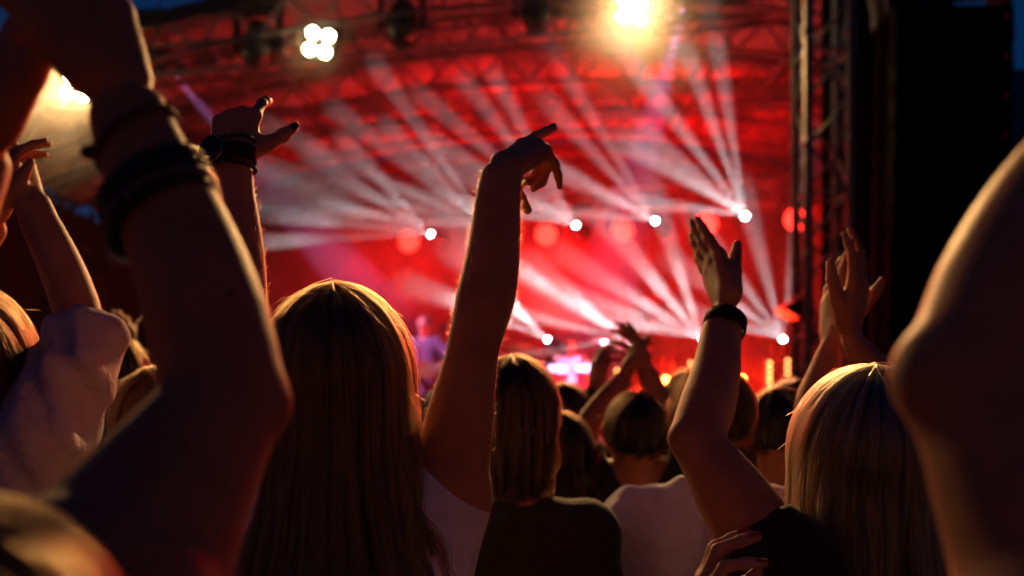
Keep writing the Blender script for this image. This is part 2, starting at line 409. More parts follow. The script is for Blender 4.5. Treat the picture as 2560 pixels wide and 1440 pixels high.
# amber lamp strips
def led_strip(u, v0, v1, y, n, label, st=True):
    a, b = yz(u, v0, y), yz(u, v1, y); L = a.z - b.z
    t = thing('lamp_strip', label, 'lamp strip', (b.x, y, DZ if st else b.z - .1), 0, 'amber lamp strips on the stage')
    z0 = b.z - t.location.z
    bm = BM(); add_box(bm, (0, .05, z0 + L / 2), (.09, .06, L + .14), None, .008); obj('housing', bm, M_BLACK, t)
    F = Matrix.Rotation(rad(90), 3, 'X')
    me = None
    for k in range(n):
        z = z0 + (L * k / (n - 1) if n > 1 else 0)
        if me is None:
            bm = BM(); add_lathe(bm, [(.022, 0), (.02, .012), (.01, .016)], (0, 0, 0), F, 12); o = obj('bulb', bm, M_LENSL, t, True); me = o.data
        else: o = link('bulb', me, None, t)
        o.location = (0, .018, z)
    if st and z0 > .12:
        bm = BM(); add_cyl(bm, (0, .07, .02), (0, .07, z0 - .07), .02); add_box(bm, (0, .07, .012), (.3, .3, .024)); obj('stand', bm, M_BLACK, t)
    return t
led_strip(1925, 908, 1014, 11.6, 8, 'tall strip of eight amber lamps near the truss tower')
led_strip(1970, 902, 966, 12.4, 5, 'shorter strip of five amber lamps right against the truss tower')
led_strip(1543, 926, 942, 12.6, 2, 'pair of amber lamps left of the raised clapping hands')
led_strip(1340, 908, 924, 12.6, 2, 'pair of amber lamps left of the drum kit')
led_strip(1727, 908, 924, 12.6, 2, 'pair of amber lamps behind the wristband forearm')
led_strip(1032, 985, 1020, 11.6, 2, 'pair of amber lamps between the long hair and the raised arm')
led_strip(1445, 1006, 1012, 11.2, 2, 'pair of amber lamps low in front of the drum kit')

# single bright lamps in front of the red wall
def bulb_lamp(u, v, y, label, m, s=1.):
    p = yz(u, v, y); t = thing('bulb_lamp', label, 'lamp', (p.x, p.y, DZ), 0)
    h = p.z - DZ
    bm = BM(); add_sph(bm, (0, 0, h), .05 * s, (1, 1, 1.1), 14); obj('globe', bm, m, t, True)
    bm = BM(); add_cyl(bm, (0, 0, .02), (0, 0, h - .05 * s), .015); add_cyl(bm, (0, 0, 0), (0, 0, .02), .14); obj('stand', bm, M_BLACK, t)
    return p
M_LENSO = mat('orange lamp globe', (1, .5, .1), .3, emis=16, ecol=(1, .42, .07))
M_LENSY = mat('yellow lamp globe', (1, .7, .3), .3, emis=30, ecol=(1, .68, .32))
for (u, v, y, lab, m, pw) in ((1665, 950, 12.2, 'round orange lamp glowing in red smoke above the clapping hands', M_LENSO, 320),
                              (1855, 948, 11.8, 'red haloed lamp over the dark head right of the wristband arm', M_LENSO, 420),
                              (1861, 1027, 11.2, 'bright yellow lamp just above the brown hair right of the wristband arm', M_LENSY, 0),
                              (1670, 998, 11.6, 'dim amber lamp on the purple riser', M_LENSL, 0)):
    p = bulb_lamp(u, v, y, lab, m, .8)
    if pw:
        l = bpy.data.lights.new('halo', 'POINT'); l.energy = pw; l.color = (1, .015, .004); l.shadow_soft_size = .06
        o = bpy.data.objects.new('halo', l); COL.objects.link(o); o.location = p + Vector((0, -.14, 0))

# two lit coloured heads on the front truss
for (u, v, tx, ty, tz, pw, col, lab, s_, ang) in ((430, 182, -1.05, 12.7, 2.1, 3200, (.85, .30, .85), 'black moving head behind the raised forearm throwing a faint violet beam', 1.25, 14.),
                                              (1712, 8, .85, 13.3, 1.7, 7000, (.72, .42, 1.), 'black moving head right of the very bright blinder lighting the drums', 1.3, 17.)):
    p = yz(u, v, 11.25); moving_head(p, (tx - p.x, ty - p.y, tz - p.z), M_GLASSD, lab, 'coloured moving heads on the front truss', s_, 0, [(Vector((tx, ty, tz)), ang, 1.)], pw, col, True)
# ------------------------------------------------------------------ smoke on the stage
smoke_m = bpy.data.materials.new('stage smoke'); smoke_m.use_nodes = True
nt = smoke_m.node_tree; nt.nodes.remove(nt.nodes['Principled BSDF'])
pv = nt.nodes.new('ShaderNodeVolumePrincipled'); pv.inputs['Color'].default_value = (.95, .95, .95, 1)
pv.inputs['Density'].default_value = SMOKE; pv.inputs['Anisotropy'].default_value = .25
nt.links.new(pv.outputs['Volume'], nt.nodes['Material Output'].inputs['Volume'])
bm = BM(); add_box(bm, (-.5, 13.97, 3.9), (27., 7.9, 10.0))
tag(obj('haze', bm, smoke_m), kind='stuff')

def plume(c, r, dens, seed, label):
    m = bpy.data.materials.new('smoke plume'); m.use_nodes = True; t = m.node_tree; t.nodes.remove(t.nodes['Principled BSDF'])
    v = t.nodes.new('ShaderNodeVolumePrincipled'); v.inputs['Color'].default_value = (.95, .95, .95, 1); v.inputs['Anisotropy'].default_value = .45
    tc = t.nodes.new('ShaderNodeTexCoord'); gr = t.nodes.new('ShaderNodeTexGradient'); gr.gradient_type = 'SPHERICAL'; t.links.new(tc.outputs['Object'], gr.inputs['Vector'])
    n = t.nodes.new('ShaderNodeTexNoise'); n.noise_dimensions = '4D'; n.inputs['W'].default_value = seed; n.inputs['Scale'].default_value = 1.9; n.inputs['Detail'].default_value = 3
    t.links.new(tc.outputs['Object'], n.inputs['Vector'])
    mr = t.nodes.new('ShaderNodeMapRange'); mr.inputs['From Min'].default_value = .36; mr.inputs['From Max'].default_value = .68; mr.inputs['To Min'].default_value = .15; mr.inputs['To Max'].default_value = 1
    t.links.new(n.outputs['Fac'], mr.inputs['Value'])
    a = t.nodes.new('ShaderNodeMath'); a.operation = 'MULTIPLY'; t.links.new(gr.outputs['Fac'], a.inputs[0]); t.links.new(mr.outputs['Result'], a.inputs[1])
    b = t.nodes.new('ShaderNodeMath'); b.operation = 'MULTIPLY'; t.links.new(a.outputs[0], b.inputs[0]); b.inputs[1].default_value = dens
    t.links.new(b.outputs[0], v.inputs['Density']); t.links.new(v.outputs['Volume'], t.nodes['Material Output'].inputs['Volume'])
    bm = BM(); bmesh.ops.create_icosphere(bm, subdivisions=3, radius=1.0); o = obj('smoke', bm, m); o.location = c; o.scale = r
    return tag(o, kind='stuff')
plume(yz(1585, 70, 9.75), (1.35, .8, 1.1), .045, 1.3, '')
plume(yz(130, 300, 9.75), (1.4, .8, 1.0), .13, 4.1, '')
plume(yz(960, 690, 11.9), (2.1, 1.3, .95), .34, 7.7, '')
plume(yz(1500, 760, 12.3), (2.0, 1.2, .8), .07, 9.2, '')

M_CAB = mat('matt loudspeaker paint', (.007, .007, .008), .95, 0, 60, .3, spec=.05)
# ------------------------------------------------------------------ loudspeakers, wing drapes, far building, trees
pa = thing('line_array', 'tall black hanging column of loudspeaker cabinets right of the truss tower', 'loudspeaker', (3.69, 8.6, 1.2))
for k in range(10):
    z = 4.98 - 1.2 - .33 * k - .16; y = .004 * k * k * .35
    R = Matrix.Rotation(-.006 * k, 3, 'X') @ Matrix.Rotation(-.02, 3, 'Y')
    bm = BM(); add_box(bm, (.03 - .004 * k + .02 * 0, y, z), (1.0, .5, .324), R, .012); o = obj('cabinet', bm, M_CAB, pa)
    bm = BM(); add_box(bm, (.03 - .004 * k, y - .253, z), (.94, .012, .27), R, .004); obj('grille', bm, M_CAB, o)
    bm = BM(); add_cyl(bm, (.46 - .004 * k, y - .262, z + .06), (.46 - .004 * k, y - .25, z + .06), .009, seg=8); obj('rigging_pin', bm, M_LEDRED, o)
bm = BM(); add_box(bm, (.06, .0, 5.28 - 1.2), (1.1, .1, .12), Matrix.Rotation(-.09, 3, 'Y')); add_box(bm, (.06, .3, 5.28 - 1.2), (1.1, .1, .12), Matrix.Rotation(-.09, 3, 'Y'))
for x in (-.46, .06, .56): add_box(bm, (x, .1, 5.11 - 1.2 - .02), (.05, .4, .26))
obj('bumper_frame', bm, M_BLACK, pa)
bm = BM(); add_cyl(bm, (-.25, .15, 5.3 - 1.2), (-.25, .15, 8.0), .03); add_cyl(bm, (.35, .15, 5.3 - 1.2), (.35, .15, 8.0), .03); obj('chain', bm, M_BLACK, pa)
tag(obj('wing_drape', pleated(3.0, 3.68, 9.62, .02, 7.4, 24, .04), M_DRAPE, None, True), 'black drape closing the stage wing behind the loudspeaker column', 'drape')
tag(obj('wing_drape', pleated(-12.0, -6.45, 12.5, .02, 4.4, 70, .06), M_DRAPE, None, True), 'low black drape closing off the wing left of the stage', 'drape')
# side fill wedge fixed to the tower
sf = thing('side_fill', 'black wedge loudspeaker clamped to the inner side of the truss tower', 'loudspeaker', yz(1976, 772, 9.0))
bm = BM(); vs_ = [(-.11, -.12, 0), (.13, -.12, .14), (.13, -.12, -.13), (-.11, .2, 0), (.13, .2, .14), (.13, .2, -.13)]
vv = [bm.verts.new(p) for p in vs_]
for f in ((0, 1, 2), (3, 5, 4), (0, 3, 4, 1), (1, 4, 5, 2), (2, 5, 3, 0)): bm.faces.new([vv[i] for i in f])
bmesh.ops.bevel(bm, geom=bm.edges[:], offset=.012, segments=2, affect='EDGES'); obj('cabinet', bm, M_BLACK, sf)
bm = BM(); add_cyl(bm, (.12, .0, 0), (.16, .0, 0), .02); obj('bracket', bm, M_ALU, sf)
# building beyond the right side
bl = thing('building', 'dark roofed maroon building beyond the loudspeaker column', 'building', (18., 28., 0))
bm = BM(); add_box(bm, (2., 4, 5.1), (13, 8, 10.2)); obj('wall', bm, M_SIDEBLD, bl)
bm = BM(); add_box(bm, (2., 4, 10.6), (13.8, 8.8, .8)); obj('roof', bm, M_SLATE, bl)
for k in range(5):
    bm = BM(); add_box(bm, (-3.3 + 2.4 * k, -.01, 6.4), (1.0, .08, 1.6)); f = obj('window', bm, M_SLATE, bl)
    bm = BM(); add_box(bm, (-3.3 + 2.4 * k, -.07, 6.4), (.84, .02, 1.44)); obj('pane', bm, M_GLASSD, f)
# trees to the left of the stage
M_LEAF = mat('dark leaves', (.05, .06, .022), .7, 0, 6, .5); M_BARK = mat('bark', (.06, .045, .035), .9, 0, 12, .3)
def tree(x, y, h, r, seed, label):
    g = np.random.default_rng(seed)
    t = thing('broadleaf_tree', label, 'tree', (x, y, 0), 0, 'dark trees left of the stage')
    bm = BM(); add_tube(bm, [(0, 0, 0), (.05, 0, h * .25), (-.04, .05, h * .5), (.02, 0, h * .8)], [.2, .16, .11, .04], 8)
    for k in range(7):
        a = k * 2.4; z = h * (.3 + .07 * k); add_tube(bm, [(0, 0, z), (math.cos(a) * r * .4, math.sin(a) * r * .4, z + .5), (math.cos(a) * r * .8, math.sin(a) * r * .8, z + .8)], [.08, .05, .02], 6)
    obj('trunk', bm, M_BARK, t, True)
    N = 5200; cl = g.normal(size=(60, 3)); cl /= np.linalg.norm(cl, axis=1)[:, None]; cl *= g.uniform(.3, 1, (60, 1)) ** .5 * np.array([r, r, h * .36]); cl[:, 2] += h * .62
    c = cl[g.integers(0, 60, N)] + g.normal(size=(N, 3)) * r * .17
    a = g.normal(size=(N, 3)); a /= np.linalg.norm(a, axis=1)[:, None]; b = np.cross(a, g.normal(size=(N, 3))); b /= np.linalg.norm(b, axis=1)[:, None]
    s = g.uniform(.06, .13, (N, 1))
    v = np.stack([c - a * s, c + b * s * .5, c + a * s, c - b * s * .5], 1).reshape(-1, 3)
    me = bpy.data.meshes.new('crown'); me.vertices.add(4 * N); me.vertices.foreach_set('co', v.ravel()); me.loops.add(4 * N); me.loops.foreach_set('vertex_index', np.arange(4 * N, dtype=np.int32))
    me.polygons.add(N); me.polygons.foreach_set('loop_start', np.arange(N, dtype=np.int32) * 4); me.update(calc_edges=True)
    link('crown', me, M_LEAF, t)
tree(-8.6, 16.5, 6.4, 1.9, 3, 'tall dark tree behind the left wing of the stage')
tree(-7.3, 14.2, 4.6, 1.3, 5, 'small dark tree close to the left wing of the stage')

# ------------------------------------------------------------------ drum kit, amplifiers, riser
M_CHROME = mat('chrome', (.7, .7, .72), .18, 1.); M_SHELL = mat('pearl drum shell', (.55, .5, .6), .3); M_SKIN_D = mat('drum head', (.8, .78, .8), .5); M_BRASS = mat('cymbal brass', (.75, .6, .35), .3, .9)
rz = thing('drum_riser', 'low riser platform under the drum kit', 'platform', (.85, 13.5, DZ))
bm = BM(); add_box(bm, (0, 0, .2), (2.4, 1.7, .06)); obj('top', bm, M_DECK, rz)
for sx in (-1, 1):
    for sy in (-1, 1): bm = BM(); add_cyl(bm, (sx * 1.1, sy * .75, 0), (sx * 1.1, sy * .75, .17), .03); obj('leg', bm, M_ALU, rz)
dk = thing('drum_kit', 'pearl drum kit with cymbals lit violet at mid stage', 'drum kit', (.80, 13.2, DZ + .23))
def drum(name, c, ax, r, l):
    R = _basis(ax); bm = BM(); add_lathe(bm, [(r, -l / 2), (r, l / 2)], c, R, 24); o = obj(name, bm, M_SHELL, dk, False)
    for s in (-1, 1):
        bm = BM(); add_lathe(bm, [(r * .97, l / 2 * s + .001 * s), (r * .97, l / 2 * s + .006 * s)], c, R, 24); obj('drum_head', bm, M_SKIN_D, o)
        bm = BM(); add_tube(bm, [Vector(c) + R @ Vector((r * 1.02 * math.cos(a), r * 1.02 * math.sin(a), l / 2 * s)) for a in np.linspace(0, 2 * math.pi, 24, endpoint=False)], .013, 6, True); obj('hoop', bm, M_CHROME, o)
drum('kick_drum', (0, 0, .3), (0, -1, 0), .28, .42)
drum('rack_tom', (-.2, -.02, .82), (.1, -.35, .9), .15, .24); drum('rack_tom', (.2, -.02, .82), (-.1, -.35, .9), .16, .26)
drum('floor_tom', (.58, .25, .38), (0, 0, 1), .2, .42); drum('snare_drum', (-.45, .3, .58), (0, 0, 1), .18, .15)
def cym(c, r, tx):
    R = Matrix.Rotation(tx, 3, 'X'); bm = BM(); add_lathe(bm, [(.02, .03), (.05, .02), (r, -.012), (r, -.016), (.05, .012)][::-1], c, R, 24); o = obj('cymbal', bm, M_BRASS, dk, True)
    bm = BM(); add_cyl(bm, (c[0], c[1], .0), (c[0], c[1], c[2]), .012); obj('cymbal_stand', bm, M_CHROME, o)
cym((-.75, .05, 1.25), .24, .3); cym((.72, .0, 1.3), .26, .3); cym((-.5, -.1, 1.0), .18, .1); cym((.42, .35, 1.36), .22, .25)
def amp(x, y, label, w=.65, h=.75):
    t = thing('guitar_amplifier', label, 'amplifier', (x, y, DZ), 0, 'guitar amplifiers on the deck')
    bm = BM(); add_box(bm, (0, 0, h / 2), (w, .3, h), None, .015); obj('cabinet', bm, M_BLACK, t)
    bm = BM(); add_box(bm, (0, -.155, h / 2 - .02), (w * .9, .012, h * .82)); obj('grille', bm, mat('grille cloth', (.2, .18, .18), .9), t)
    bm = BM(); add_box(bm, (0, .02, h + .13), (w, .24, .24), None, .012); obj('amp_head', bm, M_BLACK, t)
amp(2.3, 14.6, 'black amplifier stack right of the drum kit'); amp(-.35, 14.6, 'black amplifier stack between guitarist and drum kit'); amp(-2.6, 14.4, 'black amplifier stack left of the guitarist')
M_PURP = mat('lilac cloth', (.5, .35, .55), .9, 0, 8, .3)
kt = thing('keyboard_table', 'table under lilac cloth with a keyboard in front of the red backcloth', 'table', (2.05, 12.6, DZ))
bm = BM(); add_box(bm, (0, 0, .78), (1.3, .5, .04)); add_box(bm, (0, -.24, .4), (1.3, .02, .74)); obj('cloth', bm, M_PURP, kt)
for sx in (-1, 1): bm = BM(); add_cyl(bm, (sx * .55, .15, 0), (sx * .55, .15, .76), .025); obj('leg', bm, M_ALU, kt)
kb = thing('keyboard', 'black stage keyboard lying on the lilac covered table', 'keyboard', (2.05, 12.6, DZ + .802))
bm = BM(); add_box(bm, (0, 0, .05), (1.1, .3, .1), None, .012); obj('body', bm, M_PLASTIC, kb)
bm = BM()
for k in range(30): add_box(bm, (-.48 + .033 * k, .07, .105), (.03, .13, .012))
obj('key', bm, M_SKIN_D, kb)['kind'] = 'stuff'
# microphone stands
def mic(u, v, y, label):
    p = yz(u, v, y); t = thing('microphone_stand', label, 'microphone', (p.x + .2, p.y, DZ), 0, 'microphone stands on the stage'); h = p.z - DZ
    bm = BM(); add_cyl(bm, (0, 0, .02), (0, 0, h - .25), .012, seg=8); obj('pole', bm, M_BLACK, t)
    bm = BM(); add_cyl(bm, (0, 0, h - .25), (-.2, 0, h), .009, seg=8); obj('boom', bm, M_BLACK, t)
    bm = BM(); add_cyl(bm, (-.2, 0, h), (-.3, -.03, h + .02), .014, .02, 10); add_sph(bm, (-.32, -.035, h + .025), .028); obj('microphone', bm, M_BLACK, t, True)
    bm = BM()
    for a in (0, 2.1, 4.2): add_cyl(bm, (0, 0, .08), (.3 * math.cos(a), .3 * math.sin(a), .01), .01, seg=6)
    obj('tripod', bm, M_BLACK, t)
mic(1640, 802, 12.2, 'boom microphone stand in front of the white beams at mid stage'); mic(1002, 880, 12.3, 'boom microphone stand before the guitarist')
# ------------------------------------------------------------------ smooth-union bodies: capsules and ellipsoids meshed into one continuous surface
def cap(a, b, ra, rb=None, k=.02, flat=False, sub=False):
    return ('c', np.asarray(a, float), np.asarray(b, float), ra, ra if rb is None else rb, k, flat, sub)
def ell(c, r, R=None, k=.02, sub=False):
    return ('e', np.asarray(c, float), np.asarray(r, float), np.eye(3) if R is None else R, None, k, False, sub)

def sdf_mesh(name, prims, vox, wobble=0., wscale=60., seed=0):
    pad = 3 * vox; lo = np.full(3, 1e9); hi = -lo; bbs = []
    for p in prims:
        if p[0] == 'c':
            r = max(p[3], p[4]); l, h = np.minimum(p[1], p[2]) - r, np.maximum(p[1], p[2]) + r
        else:
            r = np.abs(p[3]) @ p[2]; l, h = p[1] - r, p[1] + r
        bbs.append((l, h))
        if not p[7]: lo = np.minimum(lo, l); hi = np.maximum(hi, h)
    lo -= pad + vox; n = np.ceil((hi + pad - lo) / vox).astype(int) + 2
    F = np.full(n, .2, np.float32)
    for p, (l, h) in zip(prims, bbs):
        m = p[5] + 3 * vox
        i0 = np.maximum(0, ((l - m - lo) / vox).astype(int)); i1 = np.minimum(n, np.ceil((h + m - lo) / vox).astype(int) + 1)
        if (i1 <= i0).any(): continue
        X, Y, Z = [(lo[a] + vox * np.arange(i0[a], i1[a])).astype(np.float32) for a in range(3)]
        X = X[:, None, None]; Y = Y[None, :, None]; Z = Z[None, None, :]
        if p[0] == 'c':
            a, b = p[1], p[2]; d = b - a; L2 = max(float(d @ d), 1e-9)
            t0 = ((X - a[0]) * d[0] + (Y - a[1]) * d[1] + (Z - a[2]) * d[2]) / L2
            t = np.clip(t0, 0, 1)
            D = np.sqrt((X - a[0] - t * d[0]) ** 2 + (Y - a[1] - t * d[1]) ** 2 + (Z - a[2] - t * d[2]) ** 2) - (p[3] + (p[4] - p[3]) * t)
            if p[6]: D = np.maximum(D, (t0 - 1) * math.sqrt(L2))
        else:
            c, r, R = p[1], p[2], p[3]
            x, y, z = X - c[0], Y - c[1], Z - c[2]
            q = [(R[0, j] * x + R[1, j] * y + R[2, j] * z) for j in range(3)]
            k0 = np.sqrt(sum((q[j] / r[j]) ** 2 for j in range(3))); k1 = np.sqrt(sum((q[j] / r[j] ** 2) ** 2 for j in range(3))) + 1e-6
            D = k0 * (k0 - 1) / k1
        sl = tuple(slice(i0[a], i1[a]) for a in range(3)); f = F[sl]; k = p[5]
        if p[7]:
            D = -D; hh = np.maximum(k - np.abs(f - D), 0) / k; F[sl] = np.maximum(f, D) + hh * hh * k * .25
        else:
            hh = np.maximum(k - np.abs(f - D), 0) / k; F[sl] = np.minimum(f, D) - hh * hh * k * .25
    if wobble:
        g = np.random.default_rng(seed); X, Y, Z = [(lo[a] + vox * np.arange(n[a])).astype(np.float32) for a in range(3)]
        W = 0
        for j in range(5):
            kx, ky, kz = g.normal(size=3) * wscale * np.array([1, 1, .55]); ph = g.uniform(0, 6.28)
            W = W + np.sin(X[:, None, None] * kx + Y[None, :, None] * ky + Z[None, None, :] * kz + ph)
        F += (W * wobble / 2.2).astype(np.float32)
    # surface nets
    S = F < 0; c = np.zeros(n - 1, np.uint8)
    for i in (0, 1):
        for j in (0, 1):
            for k in (0, 1): c += S[i:n[0] - 1 + i, j:n[1] - 1 + j, k:n[2] - 1 + k]
    act = np.argwhere((c > 0) & (c < 8)); N = len(act)
    idx = np.full(n - 1, -1, np.int32); idx[tuple(act.T)] = np.arange(N)
    cor = np.array([[i, j, k] for i in (0, 1) for j in (0, 1) for k in (0, 1)])
    val = np.stack([F[tuple((act + o).T)] for o in cor], 1)
    acc = np.zeros((N, 3)); cnt = np.zeros(N)
    for a in range(8):
        for b in range(a + 1, 8):
            if np.abs(cor[a] - cor[b]).sum() != 1: continue
            va, vb = val[:, a], val[:, b]; m = (va < 0) != (vb < 0)
            t = va[m] / (va[m] - vb[m]); acc[m] += cor[a] + t[:, None] * (cor[b] - cor[a]); cnt[m] += 1
    V = lo + vox * (act + acc / cnt[:, None])
    Q = []
    for ax in range(3):
        s0 = [slice(1, n[i] - 1) for i in range(3)]; s0[ax] = slice(0, n[ax] - 1)
        s1 = list(s0); s1[ax] = slice(1, n[ax])
        A, Bq = S[tuple(s0)], S[tuple(s1)]; e = np.argwhere(A != Bq); fl = A[tuple(e.T)]
        off = np.ones(3, int); off[ax] = 0; e = e + off
        u, v = [i for i in range(3) if i != ax]; du = np.zeros(3, int); du[u] = 1; dv = np.zeros(3, int); dv[v] = 1
        q = np.stack([idx[tuple((e - du - dv).T)], idx[tuple((e - dv).T)], idx[tuple(e.T)], idx[tuple((e - du).T)]], 1)
        if ax == 1: fl = ~fl
        q[~fl] = q[~fl][:, ::-1]; Q.append(q)
    Q = np.concatenate(Q); Q = Q[(Q >= 0).all(1)]
    me = bpy.data.meshes.new(name); me.vertices.add(N); me.vertices.foreach_set('co', V.astype(np.float32).ravel())
    me.loops.add(Q.size); me.loops.foreach_set('vertex_index', Q.ravel().astype(np.int32)); me.polygons.add(len(Q))
    me.polygons.foreach_set('loop_start', (np.arange(len(Q)) * 4).astype(np.int32)); me.update(calc_edges=True)
    me.polygons.foreach_set('use_smooth', np.ones(len(Q), bool))
    return me

def nrm(a): a = np.asarray(a, float); return a / np.linalg.norm(a)
def lerp(a, b, t): return np.asarray(a) + (np.asarray(b) - np.asarray(a)) * t
UP = np.array([0, 0, 1.]); ROOT = 0

FLAT = [(8, 4, 6, 4), (2, 2, 5, 4), (-4, 3, 6, 5), (-11, 6, 8, 6)]
RELAX = [(8, 15, 25, 15), (2, 20, 30, 18), (-5, 24, 32, 20), (-12, 26, 34, 20)]
FIST = [(4, 75, 95, 60), (1, 78, 98, 60), (-3, 80, 98, 60), (-7, 80, 96, 55)]
def hand(W, d, n, s, sc=1., fingers=FLAT, thumb=(42, 18, 12, 12), wk=.010, lat=None, fat=1.):
    """Right hand s=+1, left s=-1. d: wrist to knuckles; n: direction the palm faces. Returns primitives and fingertip nail frames."""
    d = nrm(d); n = np.asarray(n, float); n = nrm(n - d * (n @ d)); x = np.cross(d, n) * s
    P = []; nails = []; W = np.asarray(W, float)
    L = [.088, .090, .083, .075]; KX = [.027, .009, -.010, -.027]
    PH = [(.043, .026, .021), (.047, .030, .022), (.043, .028, .022), (.034, .021, .019)]
    RA = [(.0098, .0086, .0078, .0066), (.0100, .0088, .0080, .0066), (.0095, .0083, .0075, .0063), (.0085, .0074, .0067, .0057)]
    for i in range(4):
        k = W + (x * KX[i] + d * L[i] - n * (.004 if i in (1, 2) else .0)) * sc
        P.append(cap(W + (x * KX[i] * .55 + d * .006) * sc, k, .0135 * sc * fat, .0112 * sc * fat, wk * sc))
    P.append(ell(W + (d * .045 + n * .006) * sc, (.030 * sc * fat, .042 * sc, .013 * sc), np.stack([x, d, n], 1), .014 * sc))
    for i in range(4):
        sp, c1, c2, c3 = fingers[i]; k = W + (x * KX[i] + d * L[i] - n * (.004 if i in (1, 2) else .0)) * sc
        ds = d * math.cos(rad(sp)) + x * math.sin(rad(sp)); a = 0; p = k
        for j, c in enumerate((c1, c2, c3)):
            a += rad(c); dr = ds * math.cos(a) + n * math.sin(a); q = p + dr * PH[i][j] * sc
            P.append(cap(p, q, RA[i][j] * sc * fat, RA[i][j + 1] * sc * fat, .005 * sc if j else .008 * sc)); p0, p = p, q
        dn = -(n * math.cos(a) - ds * math.sin(a))          # back of the fingertip
        nails.append((lerp(p0, p, .78) + dn * RA[i][3] * .82 * sc * fat, dr, dn, RA[i][3] * sc * fat))
    ab, op, b1, b2 = thumb; ab, op = rad(ab), rad(op)
    p = W + (x * .020 + d * .018 + n * .006) * sc
    R4 = (.0155, .0122, .0108, .0082)
    for j, (ln, db) in enumerate(((.046, 0), (.036, b1), (.029, b2))):
        ab -= rad(db); dl = d * math.cos(ab) + x * math.sin(ab); dr = nrm(dl * math.cos(op) + n * math.sin(op))
        q = p + dr * ln * sc; P.append(cap(p, q, R4[j] * sc * fat, R4[j + 1] * sc * fat, (.02, .008, .006)[j] * sc)); p0, p = p, q
    side = nrm(np.cross(dr, n)); dn = nrm(-n + dr * (n @ dr)); dn = nrm(dn + .6 * x)
    nails.append((lerp(p0, p, .75) + dn * R4[3] * .85 * sc, dr, dn, R4[3] * sc))
    return P, nails

def arm_prims(sh, el, wr, r=(.055, .050, .040, .043, .036, .027), lat=None, k=.03, bump=.0):
    """A tapered arm as one dense chain of cones: shoulder, rounded elbow, forearm that flattens into the wrist."""
    sh, el, wr = map(lambda a: np.asarray(a, float), (sh, el, wr))
    ud, fd = nrm(el - sh), nrm(wr - el); lat = nrm(np.cross(fd, [0, 1, 0])) if lat is None else nrm(lat - fd * (np.asarray(lat) @ fd))
    lu, lf = np.linalg.norm(el - sh), np.linalg.norm(wr - el)
    key_t = np.array([-.15, 0, .5, .86, 1.0, 1.28, 1.68, 2.0, 2.1]); key_r = np.array([r[0] * .96, r[0], r[1], r[2] * 1.02, r[2], r[3], r[4], r[5], r[5]])
    def rad_at(t):
        i = min(max(int(np.searchsorted(key_t, t)) - 1, 1), len(key_t) - 3)
        p = key_r[i - 1:i + 3]; x = (t - key_t[i]) / (key_t[i + 1] - key_t[i])
        m1 = (p[2] - p[0]) / (key_t[i + 1] - key_t[i - 1]); m2 = (p[3] - p[1]) / (key_t[i + 2] - key_t[i]); h = key_t[i + 1] - key_t[i]
        return (2 * x ** 3 - 3 * x ** 2 + 1) * p[1] + (x ** 3 - 2 * x ** 2 + x) * h * m1 + (-2 * x ** 3 + 3 * x ** 2) * p[2] + (x ** 3 - x ** 2) * h * m2
    def pos(t):
        if t <= .88: return lerp(sh, el, t)
        if t >= 1.12: return lerp(el, wr, t - 1)
        q = (t - .88) / .24; a, b = lerp(sh, el, .88), lerp(el, wr, .12)
        return a * (1 - q) ** 2 + el * 2 * q * (1 - q) + b * q * q
    def sway(t): return lat * (.007 * math.sin(math.pi * (t - 1) / .85) if 1 < t < 1.85 else 0)
    P = []; ts = np.linspace(0, 2, 33)
    for a, b in zip(ts, ts[1:]):
        ra, rb = rad_at(a), rad_at(b); kk = k if a < .1 else .003
        if b <= 1.3: P.append(cap(pos(a) + sway(a), pos(b) + sway(b), ra, rb, kk)); continue
        oa, ob = max(0, a - 1.2) / .8, max(0, b - 1.2) / .8
        for s in (-1, 1):
            P.append(cap(pos(a) + sway(a) + lat * s * r[5] * .36 * oa, pos(b) + sway(b) + lat * s * r[5] * .36 * ob, ra * (1 - .22 * oa), rb * (1 - .22 * ob), .004))
    if bump: P.append(ell(el - nrm(nrm(sh - el) + nrm(wr - el)) * r[2] * .62, (bump,) * 3, None, .022))
    return P

SKINS = {}
def skin_mat(key, col):
    if key not in SKINS:
        m = mat('skin ' + key, col, .58, 0, 22, .16, 380, .12, spec=.3)
        SKINS[key] = m
    return SKINS[key]
SKIN_A = ('fair', (.50, .21, .105)); SKIN_B = ('tan', (.42, .165, .08)); SKIN_C = ('light', (.55, .28, .17))

def hair_mat(name, col, rough=.28):
    m = bpy.data.materials.new(name); m.use_nodes = True; t = m.node_tree; t.nodes.remove(t.nodes['Principled BSDF'])
    h = t.nodes.new('ShaderNodeBsdfHairPrincipled'); h.parametrization = 'COLOR'; h.inputs['Color'].default_value = (*col, 1)
    h.inputs['Roughness'].default_value = rough; h.inputs['Radial Roughness'].default_value = .4; h.inputs['Random Roughness'].default_value = .2
    hi = t.nodes.new('ShaderNodeHairInfo'); r = t.nodes.new('ShaderNodeValToRGB'); e = r.color_ramp.elements
    e[0].position = .05; e[0].color = (*[x * .45 for x in col], 1); e[1].position = .95; e[1].color = (*[min(1, x * 1.7) for x in col], 1)
    t.links.new(hi.outputs['Random'], r.inputs['Fac']); t.links.new(r.outputs['Color'], h.inputs['Color'])
    t.links.new(h.outputs['BSDF'], t.nodes['Material Output'].inputs['Surface']); return m

